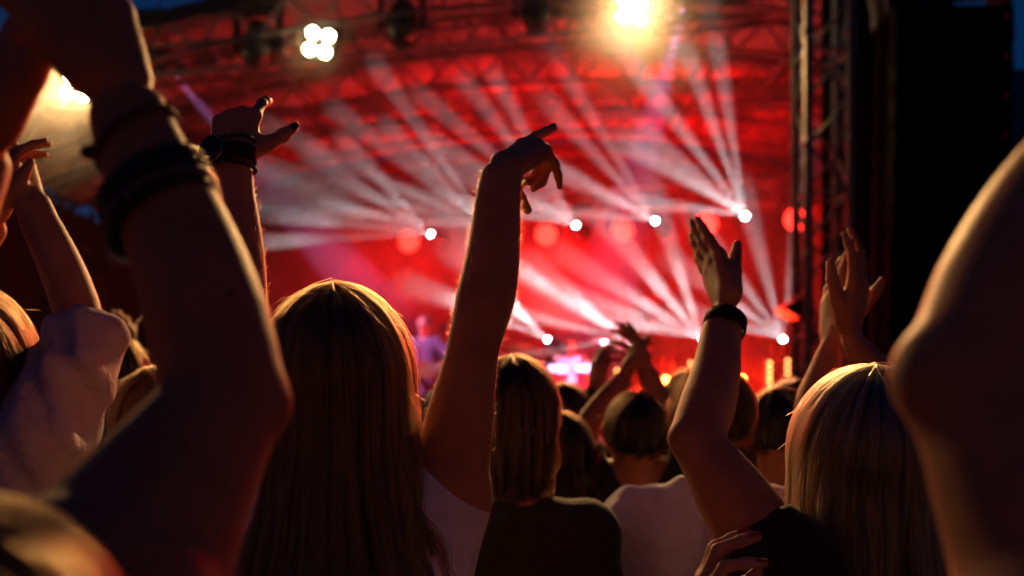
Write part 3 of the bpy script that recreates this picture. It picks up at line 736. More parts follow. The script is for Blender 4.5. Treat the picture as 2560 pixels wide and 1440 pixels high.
def curves_obj(name, P, radius, m, parent):
    """P: (N, M, 3) strand points; radius (M,) or scalar"""
    N, Mp, _ = P.shape
    c = bpy.data.hair_curves.new(name); c.add_curves([Mp] * N)
    c.attributes['position'].data.foreach_set('vector', P.astype(np.float32).ravel())
    ra = c.attributes.get('radius') or c.attributes.new('radius', 'FLOAT', 'POINT')
    ra.data.foreach_set('value', np.broadcast_to(np.asarray(radius, np.float32), (N, Mp)).astype(np.float32).ravel().copy())
    c.materials.append(m); o = bpy.data.objects.new(name, c); COL.objects.link(o)
    if parent is not None: o.parent = parent
    o['kind'] = 'stuff'
    return o

def hair_paths(c, fr, phi, s, off, part=25., hang=96., rr=(.080, .100, .098), flare=.0, front=125., sway=None):
    """c: head centre; fr: (right, fwd, up) columns; phi: azimuth about the crown (0 = straight back), s: (M,) arc lengths; off: (N,) distance off the skull."""
    N = len(phi); R, Fw, U = fr[:, 0], fr[:, 1], fr[:, 2]
    al = rad(part); w = U * math.cos(al) - Fw * math.sin(al); bk = -Fw * math.cos(al) - U * math.sin(al)
    sm = rad(hang) * .1
    th = np.minimum(s, sm)[None, :] / .1 * np.ones((N, 1))
    ph = phi[:, None] * np.ones_like(th)
    lim = rad(front); tt = np.clip(th / rad(95), 0, 1) ** 1.3
    tgt = np.clip(phi, -lim, lim)[:, None]; ph = ph * (1 - tt) + tgt * tt
    dirv = (np.cos(th)[..., None] * w + np.sin(th)[..., None] * (np.cos(ph)[..., None] * bk + np.sin(ph)[..., None] * R))
    l = dirv @ fr; rad3 = np.array(rr)[None, None, :]
    k = 1 / np.sqrt(((l / rad3) ** 2).sum(-1))
    loc = l * (k[..., None] + off[:, None, None] if np.ndim(off) == 1 else l * (k + off)[..., None])
    P = c + loc @ fr.T
    drop = np.maximum(s - sm, 0)[None, :, None]
    P = P - UP * drop
    out = (P - c) * np.array([1, 1, 0]); out = out / (np.linalg.norm(out, axis=-1, keepdims=True) + 1e-6)
    P = P + out * (flare * drop * np.minimum(1, drop / .25))
    return P

def head_prims(c, fr):
    R, F, U = fr[:, 0], fr[:, 1], fr[:, 2]; L = lambda r, f, u: c + R * r + F * f + U * u
    P = [ell(L(0, -.012, .022), (.074, .094, .086), fr, .02), ell(L(0, .030, -.035), (.057, .062, .082), fr, .03), cap(L(-.03, .05, -.095), L(.03, .05, -.095), .022, .022, .03),
         cap(L(0, .086, .012), L(0, .108, -.028), .008, .012, .012), cap(L(-.035, .078, .024), L(.035, .078, .024), .010, .010, .014),
         cap(L(-.018, .088, -.060), L(.018, .088, -.060), .006, .006, .006), cap(L(-.016, .086, -.072), L(.016, .086, -.072), .007, .007, .006)]
    for s in (-1, 1):
        P += [ell(L(.031 * s, .086, .002), (.018, .010, .011), fr, .008, True), ell(L(.031 * s, .076, .002), (.0125,) * 3, fr, .003),
              ell(L(.079 * s, -.008, -.008), (.009, .020, .033), fr, .006)]
    return P

def frame(yaw=0., pitch=0., roll=0.):
    M = Matrix.Rotation(rad(yaw), 3, 'Z') @ Matrix.Rotation(rad(pitch), 3, 'X') @ Matrix.Rotation(rad(roll), 3, 'Y')
    return np.array(M)

def mobj(name, me, m, parent):
    return link(name, me, m, parent)

NAILM = {}
def add_nails(nails, which, m, parent, sc=1.):
    for i in which:
        p, d, dn, r = nails[i]; s = np.cross(d, dn)
        bm = BM(); add_sph(bm, (0, 0, 0), 1., (1, 1, 1), 10)
        M = Matrix(np.stack([s * r * .85, d * r * 1.55 * sc, dn * r * .28], 1).tolist()).to_4x4(); M.translation = Vector(p)
        bmesh.ops.transform(bm, matrix=M, verts=bm.verts); obj('fingernail', bm, m, parent, True)

def world_children(t):
    """Parts are built in world coordinates; hang them under the Empty without moving them."""
    inv = Matrix.Translation(-Vector(t.location))
    for o in list(COL.objects):
        if o.parent is t: o.matrix_parent_inverse = inv

def person(label, c, arms=(), yaw=0., pitch=0., roll=0., skin=SKIN_A, vox=.006, width=1., top=None, hair=None, trousers=(.02, .022, .03), group='concert crowd', sh_drop=.235,
           lean=(0, 0), nails=None, feet_z=0., legs=True, extra=(), body_yaw=None, neck=1.0, headless=False):
    c = np.asarray(c, float); fr = frame(yaw, pitch, roll); by = yaw if body_yaw is None else body_yaw; bf = frame(by)
    R, F = bf[:, 0], bf[:, 1]
    t = thing('person', label, 'person', (c[0] + lean[0] * 3, c[1] + lean[1] * 3, feet_z), 0, group)
    S = c - UP * sh_drop - F * .02 + np.array([lean[0], lean[1], 0]); sw = .165 * width
    sh = {-1: S - R * sw - UP * .02, 1: S + R * sw - UP * .02}
    for a in arms: sh[a['side']] = np.asarray(a['sh'], float)
    H = S - UP * .50 + np.array([lean[0], lean[1], 0]); ce = S - UP * .17
    def torso(g):
        T = [cap(S - R * .02 + UP * .03, S - R * .02 - UP * .05, .055 + g, .07 + g, .05)]
        for s in (-1, 1):
            T += [cap(S + UP * .015, lerp(S, sh[s], .92) + UP * .01, .052 + g, .050 + g, .05), cap(S + R * s * .075 * width - UP * .09, ce + R * s * .085 * width - UP * .10, .088 * width + g, .082 * width + g, .05),
                  cap(sh[s], S + R * s * .10 * width - UP * .14, .052 + g, .07 + g, .05), cap(ce + R * s * .08 * width - UP * .10, H + R * s * .07 * width, .082 * width + g, .095 * width + g, .05)]
        return T
    P = torso(0.)
    P += [cap(c - fr[:, 2] * .05 - fr[:, 1] * .015, S + UP * .035, .052 * neck, .060 * neck, .03)] + head_prims(c, fr)
    allnails = []
    for a in arms:
        P += arm_prims(a['sh'], a['el'], a['wr'], a.get('r', (.052, .047, .039, .041, .034, .0265)), a.get('lat'), a.get('k', .03), a.get('bump', 0))
        if a.get('hand'):
            hp, nl = hand(a.get('hw', a['wr']), s=a['side'], **a['hand']); P += hp; allnails.append(nl)
    P += list(extra)
    for s in (-1, 1):                                                   # arms not posed hang down
        if any(a['side'] == s for a in arms): continue
        el = sh[s] - UP * .27 + R * s * .06 - F * .01; wr = el - UP * .22 + F * .12
        P += arm_prims(sh[s], el, wr) + hand(wr, nrm(-UP + F * .4), -R * s, s, 1., RELAX)[0]
    body = mobj('body', sdf_mesh('body', P, vox), skin_mat(*skin), t)
    if top:
        T = torso(.012); fit = top.get('fit', .0)
        if fit: T = torso(.012 + fit)
        sl = top.get('sleeve', .5)
        for s in (-1, 1):
            A = next((a for a in arms if a['side'] == s), None)
            if A is None: el = sh[s] - UP * .26 + R * s * .05
            else: el = np.asarray(A['el'], float)
            rr = A.get('r', (.052, .047))[0] + .012 + top.get('loose', .0) if A is not None else .064
            if sl: T.append(cap(sh[s], lerp(sh[s], el, sl), rr, rr - .004 + top.get('loose', 0) * .4, .03, not top.get('round')))
        T.append(cap(S + UP * .20 + F * .01, S + UP * .075 + F * .01, .095, top.get('neckline', .075), .012, False, True))
        T.append(cap(H - UP * .02, H - UP * .12, .13 * width, .13 * width, .05))
        mobj('shirt', sdf_mesh('shirt', T, top.get('vox', .009), top.get('wob', .0025), top.get('wsc', 45.), int(abs(c[0]) * 1000)), top['mat'], t)
    if legs:
        key = 'trousers %.3f %.3f %.3f' % trousers
        tm = bpy.data.materials.get(key) or mat(key, trousers, .9, 0, 30, .3)
        Q = [cap(H - R * .07, H + R * .07, .105 * width, .105 * width, .04)]; zf = feet_z + .09
        for s in (-1, 1):
            hp = H + R * s * .085 - UP * .06; kn = np.array([hp[0], hp[1] + .02, (hp[2] + zf) / 2]) + R * s * .02; an = np.array([hp[0] + s * R[0] * .04, hp[1], zf])
            Q += [cap(hp, kn, .088, .062, .04), cap(kn, an, .062, .046, .03)]
        mobj('trousers', sdf_mesh('trousers', Q, .02), tm, t)
        for s in (-1, 1):
            an = H + R * s * .125; f0 = np.array([an[0], an[1] - .05, feet_z + .045]); f1 = f0 + F * .17 - UP * .008
            mobj('shoe', sdf_mesh('shoe', [cap(f0, f1, .045, .038, .03), cap(f0 + UP * .04, f0 + UP * .05, .045, .045, .03)], .014), bpy.data.materials.get('shoe') or mat('shoe', (.03, .03, .03), .6), t)
    if hair: make_hair(c, fr, t, **hair)
    world_children(t)
    return t, allnails, S

def make_hair(c, fr, t, style='long', L=.5, n=3000, col=(.2, .1, .04), name='hair', flare=.04, bulk=.012, front=118., rad_=.0005, fly=60, seed=1, part=25., maxphi=180., m_under=None, ends=.1, rr=(.080, .100, .098), streak=0.):
    c = c - fr[:, 1] * .012 + fr[:, 2] * .012
    g = np.random.default_rng(seed); hm = hair_mat(name + ' strands', col)
    um = mat(name + ' mass', tuple(x * .35 for x in col), .6, 0, 60, .3)
    lim = rad(maxphi)
    # inner mass
    nphi, ns = 56, 34
    s = np.linspace(.0, L * .94, ns)
    ph = np.linspace(-lim, lim, nphi, endpoint=False)
    hang = 96. if style == 'long' else 180.
    Pm = hair_paths(c, fr, ph, s, np.full(nphi, bulk * .55), part, hang, rr, flare, front)
    v = Pm.reshape(-1, 3); f = []
    for i in range(nphi):
        j = (i + 1) % nphi
        if lim < math.pi - .01 and j == 0: continue
        for k in range(ns - 1): f.append((i * ns + k, j * ns + k, j * ns + k + 1, i * ns + k + 1))
    f.append([i * ns + ns - 1 for i in range(nphi)])
    me = pyd('hair', v, f); o = link('hair', me, um, t, True)
    # strands in clumps
    nc = max(12, n // 34); cph = g.uniform(-lim, lim, nc); ci = g.integers(0, nc, n)
    phi = cph[ci] + g.normal(0, .035, n); phi = np.clip(phi, -lim, lim)
    coff = g.normal(0, .35, nc); off = bulk * (1 + .55 * coff[ci] + g.normal(0, .30, n))
    M = 22 if style == 'long' else 9
    s = np.linspace(.002, 1, M)[None, :] * L
    P = hair_paths(c, fr, phi, s[0], np.maximum(off, .002), part, hang, rr, flare, front)
    Cc = hair_paths(c, fr, cph, s[0], bulk * (1 + .55 * coff), part, hang, rr, flare, front)
    t0 = np.linspace(0, 1, M)[None, :, None]; hold = (g.uniform(.25, .8, nc)[ci])[:, None, None]
    P = P + (Cc[ci] - P) * hold * np.clip(t0 * 1.6, 0, 1) ** 1.3
    # gentle waves shared by each clump, growing towards the ends
    tt = np.linspace(0, 1, M)
    wa = g.normal(0, 1, (nc, 3)); wf = g.uniform(3, 7, (nc, 1)); wp = g.uniform(0, 6.3, (nc, 1))
    wave = np.sin(wf * tt[None] * (2 if style == 'long' else 1) + wp) * tt[None] ** 1.5
    P = P + wa[ci][:, None, :] * wave[ci][:, :, None] * (.017 if style == 'long' else .008)
    P = P + g.normal(0, .004, (n, 1, 3)) * tt[None, :, None]
    cut = 1 - g.uniform(0, ends, n)
    if style == 'long':
        P = P[:, :1] + (P - P[:, :1]) * 1.0
        drop = (1 - cut)[:, None] * tt[None] ** 3 * L; P[:, :, 2] += drop
    ra = rad_ * np.concatenate([np.ones(M - 3), [.85, .6, .25]])
    h = curves_obj('hair_strands', P, ra, hm, o)
    if fly:
        ph = g.uniform(-lim, lim, fly); sf = np.linspace(.0, 1, 9) * .09
        P = hair_paths(c, fr, ph, sf + .0, np.full(fly, bulk), part, hang, rr, flare, 180.) if False else None
        s0 = g.uniform(.0, .16, fly); Pf = []
        for i in range(fly):
            b = hair_paths(c, fr, ph[i:i + 1], np.linspace(s0[i], s0[i] + .07, 9), np.array([bulk]), part, 120., rr, flare, 180.)[0]
            out = nrm(b[0] - c); tq = np.linspace(0, 1, 9)
            b = b + out * (tq * g.uniform(.002, .024))[:, None] + g.normal(0, .012, 3) * (tq ** 2)[:, None] + g.normal(0, .004, 3) * np.sin(tq * 4)[:, None]
            Pf.append(b)
        curves_obj('flyaway_strands', np.array(Pf), rad_ * .4, hm, o)
    return o

def arm_fuzz(t, a, b, r, n, seed, length=.009, rad_=.00016, col=(.30, .16, .07)):
    """Fine hairs on the skin within r of the segment a-b of a person's body."""
    body = next(o for o in t.children if o.name.startswith('body')); me = body.data; g = np.random.default_rng(seed)
    co = np.empty(len(me.vertices) * 3, np.float32); me.vertices.foreach_get('co', co); co = co.reshape(-1, 3)
    no = np.empty(len(me.vertices) * 3, np.float32); me.vertices.foreach_get('normal', no); no = no.reshape(-1, 3)
    d = b - a; q = np.clip((co - a) @ d / (d @ d), -.02, 1.02); m = np.linalg.norm(co - a - q[:, None] * d, axis=1) < r
    m &= (q > 0) & (q < 1); ids = np.flatnonzero(m)
    ids = g.choice(ids, n); p = co[ids] + g.normal(0, .0015, (n, 3)); nn = no[ids]; ax = nrm(d)
    side = np.cross(nn, ax); dirv = nn * .75 + ax * .5 + side * .35 + g.normal(0, .25, (n, 3)); dirv /= np.linalg.norm(dirv, axis=1)[:, None]
    tq = np.linspace(0, 1, 5)[None, :, None]; L = (length * g.uniform(.5, 1.2, n))[:, None, None]
    P = p[:, None] - nn[:, None] * .001 + dirv[:, None] * tq * L + ax * (tq ** 2) * L * .35
    curves_obj('arm_hair', P, rad_ * np.array([1, .95, .85, .6, .25]), hair_mat('fine arm hair', col), body)
def mole(t, p, r):
    bm = BM(); add_sph(bm, p, r, (1, 1, 1), 8); obj('mole', bm, bpy.data.materials.get('mole') or mat('mole', (.06, .02, .012), .6), t, True)

# things worn on wrists
def ring_pts(c, axis, r1, r2, lat, n, tilt=0.):
    axis = nrm(axis); lat = nrm(lat - axis * (lat @ axis)); w = np.cross(axis, lat)
    return [np.asarray(c) + lat * r1 * math.cos(a) + w * r2 * math.sin(a) + axis * tilt * math.cos(a) for a in np.linspace(0, 2 * math.pi, n, endpoint=False)]
def bead_bracelet(label, c, axis, lat, r1, r2, br, n, m, tilt=0., group=None, cord=True):
    pts = ring_pts(c, axis, r1, r2, lat, n, tilt); t = thing('bracelet', label, 'bracelet', c, 0, group)
    bm = BM(); add_sph(bm, (0, 0, 0), br, (1, 1, .9), 10); first = obj('bead', bm, m, t, True); first.location = Vector(pts[0] - np.asarray(c))
    for p in pts[1:]:
        o = link('bead', first.data, None, t); o.location = Vector(p - np.asarray(c)); o.rotation_euler = (random.random() * 6, random.random() * 6, 0)
    bm = BM(); add_tube(bm, [Vector(p - np.asarray(c)) for p in ring_pts(c, axis, r1, r2, lat, 40, tilt)], br * .35, 6, True); obj('cord', bm, m, t, True)
    return t
def band(label, c, axis, lat, r1, r2, w, th, m, tilt=0., name='wristband', cat='wristband'):
    axis = nrm(axis); t = thing(name, label, cat, c); bm = BM(); N = 40
    rings = [ring_pts(np.zeros(3) + axis * dz, axis, r1 + dr, r2 + dr, lat, N, tilt) for dz, dr in ((-w / 2, 0), (-w / 2 * .9, th), (0, th * 1.25), (w / 2 * .9, th), (w / 2, 0))]
    vv = [[bm.verts.new(p) for p in r] for r in rings]
    for i in range(5):
        A, Bq = vv[i], vv[(i + 1) % 5]
        for k in range(N): bm.faces.new((A[k], A[(k + 1) % N], Bq[(k + 1) % N], Bq[k]))
    obj('band', bm, m, t, True)
    return t
# ------------------------------------------------------------------ the crowd
M_WHITE = mat('white cotton', (.74, .73, .76), .9, 0, 40, .08, 120, .25)
M_LINEN = mat('pale rose linen', (.55, .42, .44), .9, 0, 40, .1, 90, .4)
M_TBLACK = mat('black cotton', (.012, .012, .014), .92, 0, 40, .3, 120, .3, sheen=.15)
M_TBLUE = mat('grey blue cotton', (.16, .2, .28), .9, 0, 40, .15, 90, .3)
M_TDARK = mat('dark grey cotton', (.035, .03, .035), .92, 0, 40, .3)
M_BEADK = mat('black beads', (.012, .011, .013), .22)
M_BEADB = mat('brown stone beads', (.09, .055, .055), .25)
M_THREAD = mat('woven red brown thread', (.10, .035, .025), .8, 0, 120, .4)
M_RUBBER = mat('black fabric wristband', (.010, .010, .011), .8, 0, 200, .4, 300, .4)
M_NAILK = mat('dark nail varnish', (.015, .012, .018), .12)
M_NAILR = mat('red nail varnish', (.30, .012, .012), .15)
M_WATCH = mat('watch case', (.012, .012, .014), .25, .4); M_DIAL = mat('watch back glass', (.006, .006, .007), .1)
M_ROSE = mat('rose metal ring', (.6, .28, .18), .3, 1.)
LHAIR = dict(style='long')

# woman with long brown hair, both arms up, pointing with her right hand
Y2 = 1.45
hc = at(846, 958, Y2)
rw, lw = at(1254, 446, 1.54), at(574, 424, 1.45)
p2, nl2, S2 = person('woman with long brown hair and white top pointing with a bare raised arm', hc, [
    dict(side=1, sh=at(1108, 1262, 1.50), el=at(1187, 850, 1.50), wr=rw, r=(.062, .051, .039, .0435, .036, .0285), lat=(1, .2, 0), hw=at(1262, 418, 1.545),
         hand=dict(d=(.55, .64, .53), n=(.15, .55, -.82), sc=1.0, fingers=[(-4, 0, 2, 2), (-3, 72, 80, 50), (-8, 68, 66, 40), (-12, 58, 22, 10)], thumb=(8, 62, 8, 8))),
    dict(side=-1, sh=at(655, 1235, 1.43), el=at(592, 850, 1.42), wr=lw, r=(.056, .049, .037, .038, .033, .0285), lat=(1, 0, 0), hw=at(574, 402, 1.455),
         hand=dict(d=(.02, .42, .9), n=(.0, .9, -.42), sc=.95, fingers=[(3, 22, 16, 10), (-1, 68, 85, 55), (-4, 74, 90, 55), (-8, 76, 88, 50)], thumb=(40, 20, 8, 4)))],
    top=dict(mat=M_WHITE, sleeve=0, vox=.007, wob=.0018, neckline=.09), vox=.0042, width=.95, skin=SKIN_A, sh_drop=.225, feet_z=0,
    hair=dict(style='long', L=.60, n=9000, col=(.12, .05, .018), flare=.16, bulk=.017, front=100., seed=4, part=14., rad_=.00042, fly=300, ends=.12, rr=(.082, .100, .100)))
# the pointing index finger stays straight: built by the first finger of the hand above
add_nails(nl2[0], (0, 4), M_NAILK, p2, 1.1); add_nails(nl2[1], (0, 4), M_NAILK, p2, 1.1)
world_children(p2)
arm_fuzz(p2, at(1187, 850, 1.50), rw, .06, 1300, 3, .008, .00013); arm_fuzz(p2, at(1108, 1262, 1.50), at(1187, 850, 1.50), .08, 700, 4, .006, .00012); arm_fuzz(p2, at(592, 850, 1.42), lw, .055, 900, 5, .008, .00013)
# watch and beads on her left wrist
ax = nrm(at(575, 360, 1.455) - at(585, 560, 1.44)); wc = at(574, 392, 1.452)
t = thing('wristwatch', 'black watch worn under the raised fist with the dark beads', 'watch', wc)
bm = BM(); N = 40
pts = ring_pts(np.zeros(3), ax, .0345, .0285, np.array([1., 0, 0]), N); rings = []
for dz in (-.011, .011):
    for dr in (0, .0035): rings.append([bm.verts.new(p * (1 + dr / .03) + ax * dz) for p in pts])
for A, Bq in ((0, 1), (1, 3), (3, 2), (2, 0)):
    for k in range(N): bm.faces.new((rings[A][k], rings[A][(k + 1) % N], rings[Bq][(k + 1) % N], rings[Bq][k]))
obj('strap', bm, M_RUBBER, t, True)
fdir = nrm(np.array([-.32, -1, -.1]) - ax * (np.array([-.32, -1, -.1]) @ ax)); Rw = _basis(fdir)
cc = fdir * .031 + np.array([-.006, 0, 0])
bm = BM(); add_lathe(bm, [(.019, -.006), (.0205, -.003), (.0205, .004), (.018, .007)], cc, Rw, 32); o = obj('case', bm, M_WATCH, t, True)
bm = BM(); add_lathe(bm, [(.0165, .0065), (.016, .0082), (.01, .009)], cc, Rw, 32); obj('dial', bm, M_DIAL, o, True)
bm = BM(); add_tube(bm, [Vector(cc) + Rw @ Vector((.0192 * math.cos(a), .0192 * math.sin(a), .0055)) for a in np.linspace(0, 2 * math.pi, 32, endpoint=False)], .0011, 6, True); obj('bezel', bm, M_ROSE, o, True)
bead_bracelet('dark bead bracelet above the black watch on the fist', wc + ax * .018, ax, np.array([1., 0, 0]), .036, .031, .0038, 30, M_BEADK, .006, 'bead bracelets')
bead_bracelet('dark bead bracelet below the black watch on the fist', wc - ax * .016, ax, np.array([1., 0, 0]), .036, .030, .0034, 32, M_BEADK, -.006, 'bead bracelets')

# person with bracelets clapping overhead, very close on the left
w1 = at(322, 290, .81); e1 = at(568, 1000, .735)
p1, nl1, S1 = person('blond person clapping overhead with a bare arm full of bracelets close to the camera', at(-120, 1850, .50), [
    dict(side=1, sh=at(195, 1600, .615), el=e1, wr=w1, r=(.076, .058, .044, .0445, .037, .0275), lat=(.9, .1, .35), bump=.018, hw=at(300, 215, .815),
         hand=dict(d=at(165, -120, .84) - at(300, 215, .815), n=(-.75, .62, -.15), sc=1.08, fingers=[(6, 8, 10, 8), (2, 6, 8, 6), (-3, 8, 8, 6), (-8, 10, 10, 8)], thumb=(26, 8, 6, 6))),
    dict(side=-1, sh=at(-520, 1600, .62), el=at(-330, 960, .80), wr=at(-60, 400, .86), r=(.06, .052, .042, .043, .035, .0275), lat=(.3, .9, 0), hw=at(-45, 345, .86),
         hand=dict(d=at(75, 40, .86) - at(-45, 345, .86), n=(.85, .5, .15), sc=1.05, fingers=FLAT, thumb=(30, 6, 6, 6)))],
    top=dict(mat=M_TDARK, sleeve=0, vox=.009), vox=.0045, width=1.0, skin=SKIN_B, sh_drop=.10, body_yaw=0,
    hair=dict(style='long', L=.42, n=6500, col=(.05, .024, .009), flare=.02, bulk=.011, front=96., seed=9, part=25., fly=25))
a1 = nrm(w1 - e1)
from mathutils.bvhtree import BVHTree
b1 = next(o for o in p1.children if o.name.startswith('body')); bmv = BM(); bmv.from_mesh(b1.data); bvh = BVHTree.FromBMesh(bmv); bmv.free()
for (u, v, r) in ((574, 733, .0022), (462, 1118, .0019), (344, 1215, .0013), (930, 1000, .001)):
    q = at(u, v, 1.) - np.array([0, 0, CAMZ]); hit = bvh.ray_cast(Vector((0, 0, CAMZ)), Vector(q).normalized())
    if hit[0] is not None: mole(p1, hit[0], r)
world_children(p1)
def on_arm(t, r1, r2): return e1 + (w1 - e1) * t
LT = np.array([.9, .25, .38]); M_T = .010
c_ = on_arm(.70, 0, 0); bead_bracelet('upper black bead bracelet on the close forearm', c_ + a1 * .010, a1, LT, .0415, .038, .0052, 30, M_BEADK, .010, 'bead bracelets on the close forearm')
bead_bracelet('middle black bead bracelet on the close forearm', c_ + a1 * .0, a1, LT, .0425, .039, .0052, 30, M_BEADK, .010, 'bead bracelets on the close forearm')
bead_bracelet('brown stone bead bracelet below the two black ones on the close forearm', c_ - a1 * .0115, a1, LT, .0435, .040, .0055, 28, M_BEADB, .010, 'bead bracelets on the close forearm')
bead_bracelet('lowest black bead bracelet on the close forearm', c_ - a1 * .0215, a1, LT, .0435, .040, .0046, 32, M_BEADK, .010, 'bead bracelets on the close forearm')
# thin woven bracelet with a knotted end
c_ = on_arm(.905, 0, 0); t = thing('thread_bracelet', 'thin woven bracelet with a dark knotted end nearest the close wrist', 'bracelet', c_)
rp = ring_pts(np.zeros(3), a1, .0345, .032, LT, 44, .012)
for s in (0, math.pi):
    bm = BM(); add_tube(bm, [p * (1 + .03 * math.cos(k * 1.9 + s)) + a1 * .0018 * math.sin(k * 1.9 + s) for k, p in enumerate(rp)], .0024, 6, True); obj('cord', bm, M_THREAD, t, True)
kb_ = min(rp, key=lambda p: p[0] + p[2] * .2); out = nrm(at(236, 395, .80) - (c_ + kb_)); end = kb_ + out * .018
bm = BM(); add_tube(bm, [kb_, kb_ + out * .006 - UP * .001, kb_ + out * .013], .0021, 6); obj('cord_end', bm, M_THREAD, t, True)
bm = BM(); add_sph(bm, end, .0075, (1.15, 1, .8), 14); obj('knot', bm, M_BEADK, t, True)

# bare bent arm close on the right
p10, _, _ = person('person with a bare bent arm blurred close to the camera on the right', at(3050, 1150, .62), [
    dict(side=-1, sh=at(2790, 1600, .55), el=at(2438, 955, .60), wr=at(2850, 270, .68), bump=.024, r=(.072, .056, .043, .048, .046, .034), hand=dict(d=(.2, .1, .9), n=(.8, .6, 0), fingers=FLAT))],
    top=dict(mat=M_TDARK, sleeve=0), skin=SKIN_A, vox=.006, width=1.05, sh_drop=.2, hair=dict(style='short', L=.17, n=500, col=(.1, .05, .02), bulk=.01, fly=0))

# blonde woman on the right, left arm raised with black wristband
hb = at(2158, 1150, 1.50); e8, w8 = at(1738, 1098, 1.52), at(1812, 800, 1.70)
p8, nl8, S8 = person('woman with long blonde hair and black top raising an arm with a black wristband', hb, [
    dict(side=-1, sh=at(1950, 1420, 1.42), el=e8, wr=w8, r=(.058, .054, .041, .043, .035, .028), lat=(1, .1, -.2), bump=.016, hw=at(1816, 765, 1.71),
         hand=dict(d=(-.12, .55, .83), n=(.93, .30, .10), sc=1.04, fingers=[(-4, -12, 2, 2), (-4, -10, 2, 2), (-4, -9, 2, 2), (-4, -8, 2, 2)], thumb=(-4, 20, -4, -6)))],
    top=dict(mat=M_TBLACK, sleeve=.26, loose=.0, vox=.008, neckline=.10, wob=.003), vox=.005, width=1.0, skin=SKIN_A, sh_drop=.245,
    hair=dict(style='long', L=.58, n=9000, col=(.22, .145, .075), flare=.10, bulk=.017, front=104., seed=12, part=18., rad_=.00045, fly=90, rr=(.080, .100, .100)))
a8 = nrm(w8 - e8); band('wide black fabric wristband on the raised arm beside the bright floor lamp', at(1812, 812, 1.692), a8, np.array([1., .1, -.2]), .0335, .031, .030, .003, M_RUBBER)

# hand with red nails resting on her black sleeve
hw = at(1735, 1620, 1.27)
p9, nl9, _ = person('person below the frame whose hand with red nails holds the black sleeve', at(1600, 2050, 1.12), [
    dict(side=1, sh=at(1740, 2450, 1.10), el=at(1900, 2300, 1.22), wr=at(1742, 1660, 1.265), r=(.05, .045, .036, .038, .032, .025), hw=hw,
         hand=dict(d=at(1778, 1445, 1.245) - hw, n=(.93, .12, -.2), sc=.98, fingers=[(2, 6, 46, 6), (-2, 8, 50, 8), (-6, 16, 56, 10), (-9, 24, 60, 12)], thumb=(30, 40, 18, 10)))],
    top=dict(mat=M_TDARK, sleeve=.4), skin=SKIN_C, vox=.0045, width=.9, sh_drop=.22, hair=dict(style='long', L=.3, n=600, col=(.04, .02, .009), bulk=.012, fly=0), trousers=(.03, .03, .05))
add_nails(nl9[0], (0, 1, 2, 3, 4), M_NAILR, p9, 1.15); world_children(p9)

# woman in rose linen at the far left, clapping
e4, w4 = at(214, 852, 1.75), at(82, 512, 1.78)
p4, _, _ = person('woman with dark hair in a pale rose shirt clapping overhead at the left edge', at(-78, 912, 1.72), [
    dict(side=1, sh=at(88, 1108, 1.70), el=e4, wr=w4, r=(.058, .050, .038, .039, .034, .027), lat=(.8, .5, .2), hw=at(72, 488, 1.78),
         hand=dict(d=at(42, 420, 1.80) - at(72, 488, 1.78), n=(-.8, .55, -.2), sc=1.0, fingers=FLAT, thumb=(30, 8, 8, 8))),
    dict(side=-1, sh=at(-190, 1108, 1.70), el=at(-190, 800, 1.78), wr=at(-22, 570, 1.80), r=(.055, .048, .038, .039, .033, .026), lat=(.3, .9, 0), hw=at(-16, 545, 1.80),
         hand=dict(d=at(18, 420, 1.80) - at(-16, 545, 1.80), n=(.85, .5, .1), sc=.98, fingers=RELAX, thumb=(36, 12, 8, 8)))],
    top=dict(mat=M_LINEN, sleeve=.93, round=True, loose=.003, vox=.0075, fit=.015, wob=.0125, wsc=46.), skin=SKIN_A, vox=.006, sh_drop=.20,
    hair=dict(style='long', L=.44, n=4200, col=(.045, .02, .009), flare=.02, bulk=.016, front=112., seed=21, fly=40))

# woman in black T-shirt with tied hair, middle
p6, _, _ = person('person in black T-shirt with tied back brown hair beside the pointing arm', at(1288, 1042, 2.2), [], yaw=-14,
    top=dict(mat=M_TBLACK, sleeve=.55, loose=.008, wob=.003), skin=SKIN_A, vox=.008, width=1.0, sh_drop=.235,
    hair=dict(style='long', L=.36, n=3800, col=(.035, .016, .007), flare=-.30, bulk=.014, front=72., seed=33, part=10., fly=40, rr=(.080, .098, .098)))
# man in white T-shirt
p7, _, _ = person('person in white T-shirt whose dark head is behind the wristband arm', at(1778, 1050, 2.35), [],
    top=dict(mat=M_WHITE, sleeve=.6, loose=.012, fit=.01, wob=.006, wsc=36.), skin=SKIN_B, vox=.009, width=1.14, sh_drop=.225,
    hair=dict(style='short', L=.19, n=1500, col=(.02, .01, .005), bulk=.012, fly=20, seed=41))
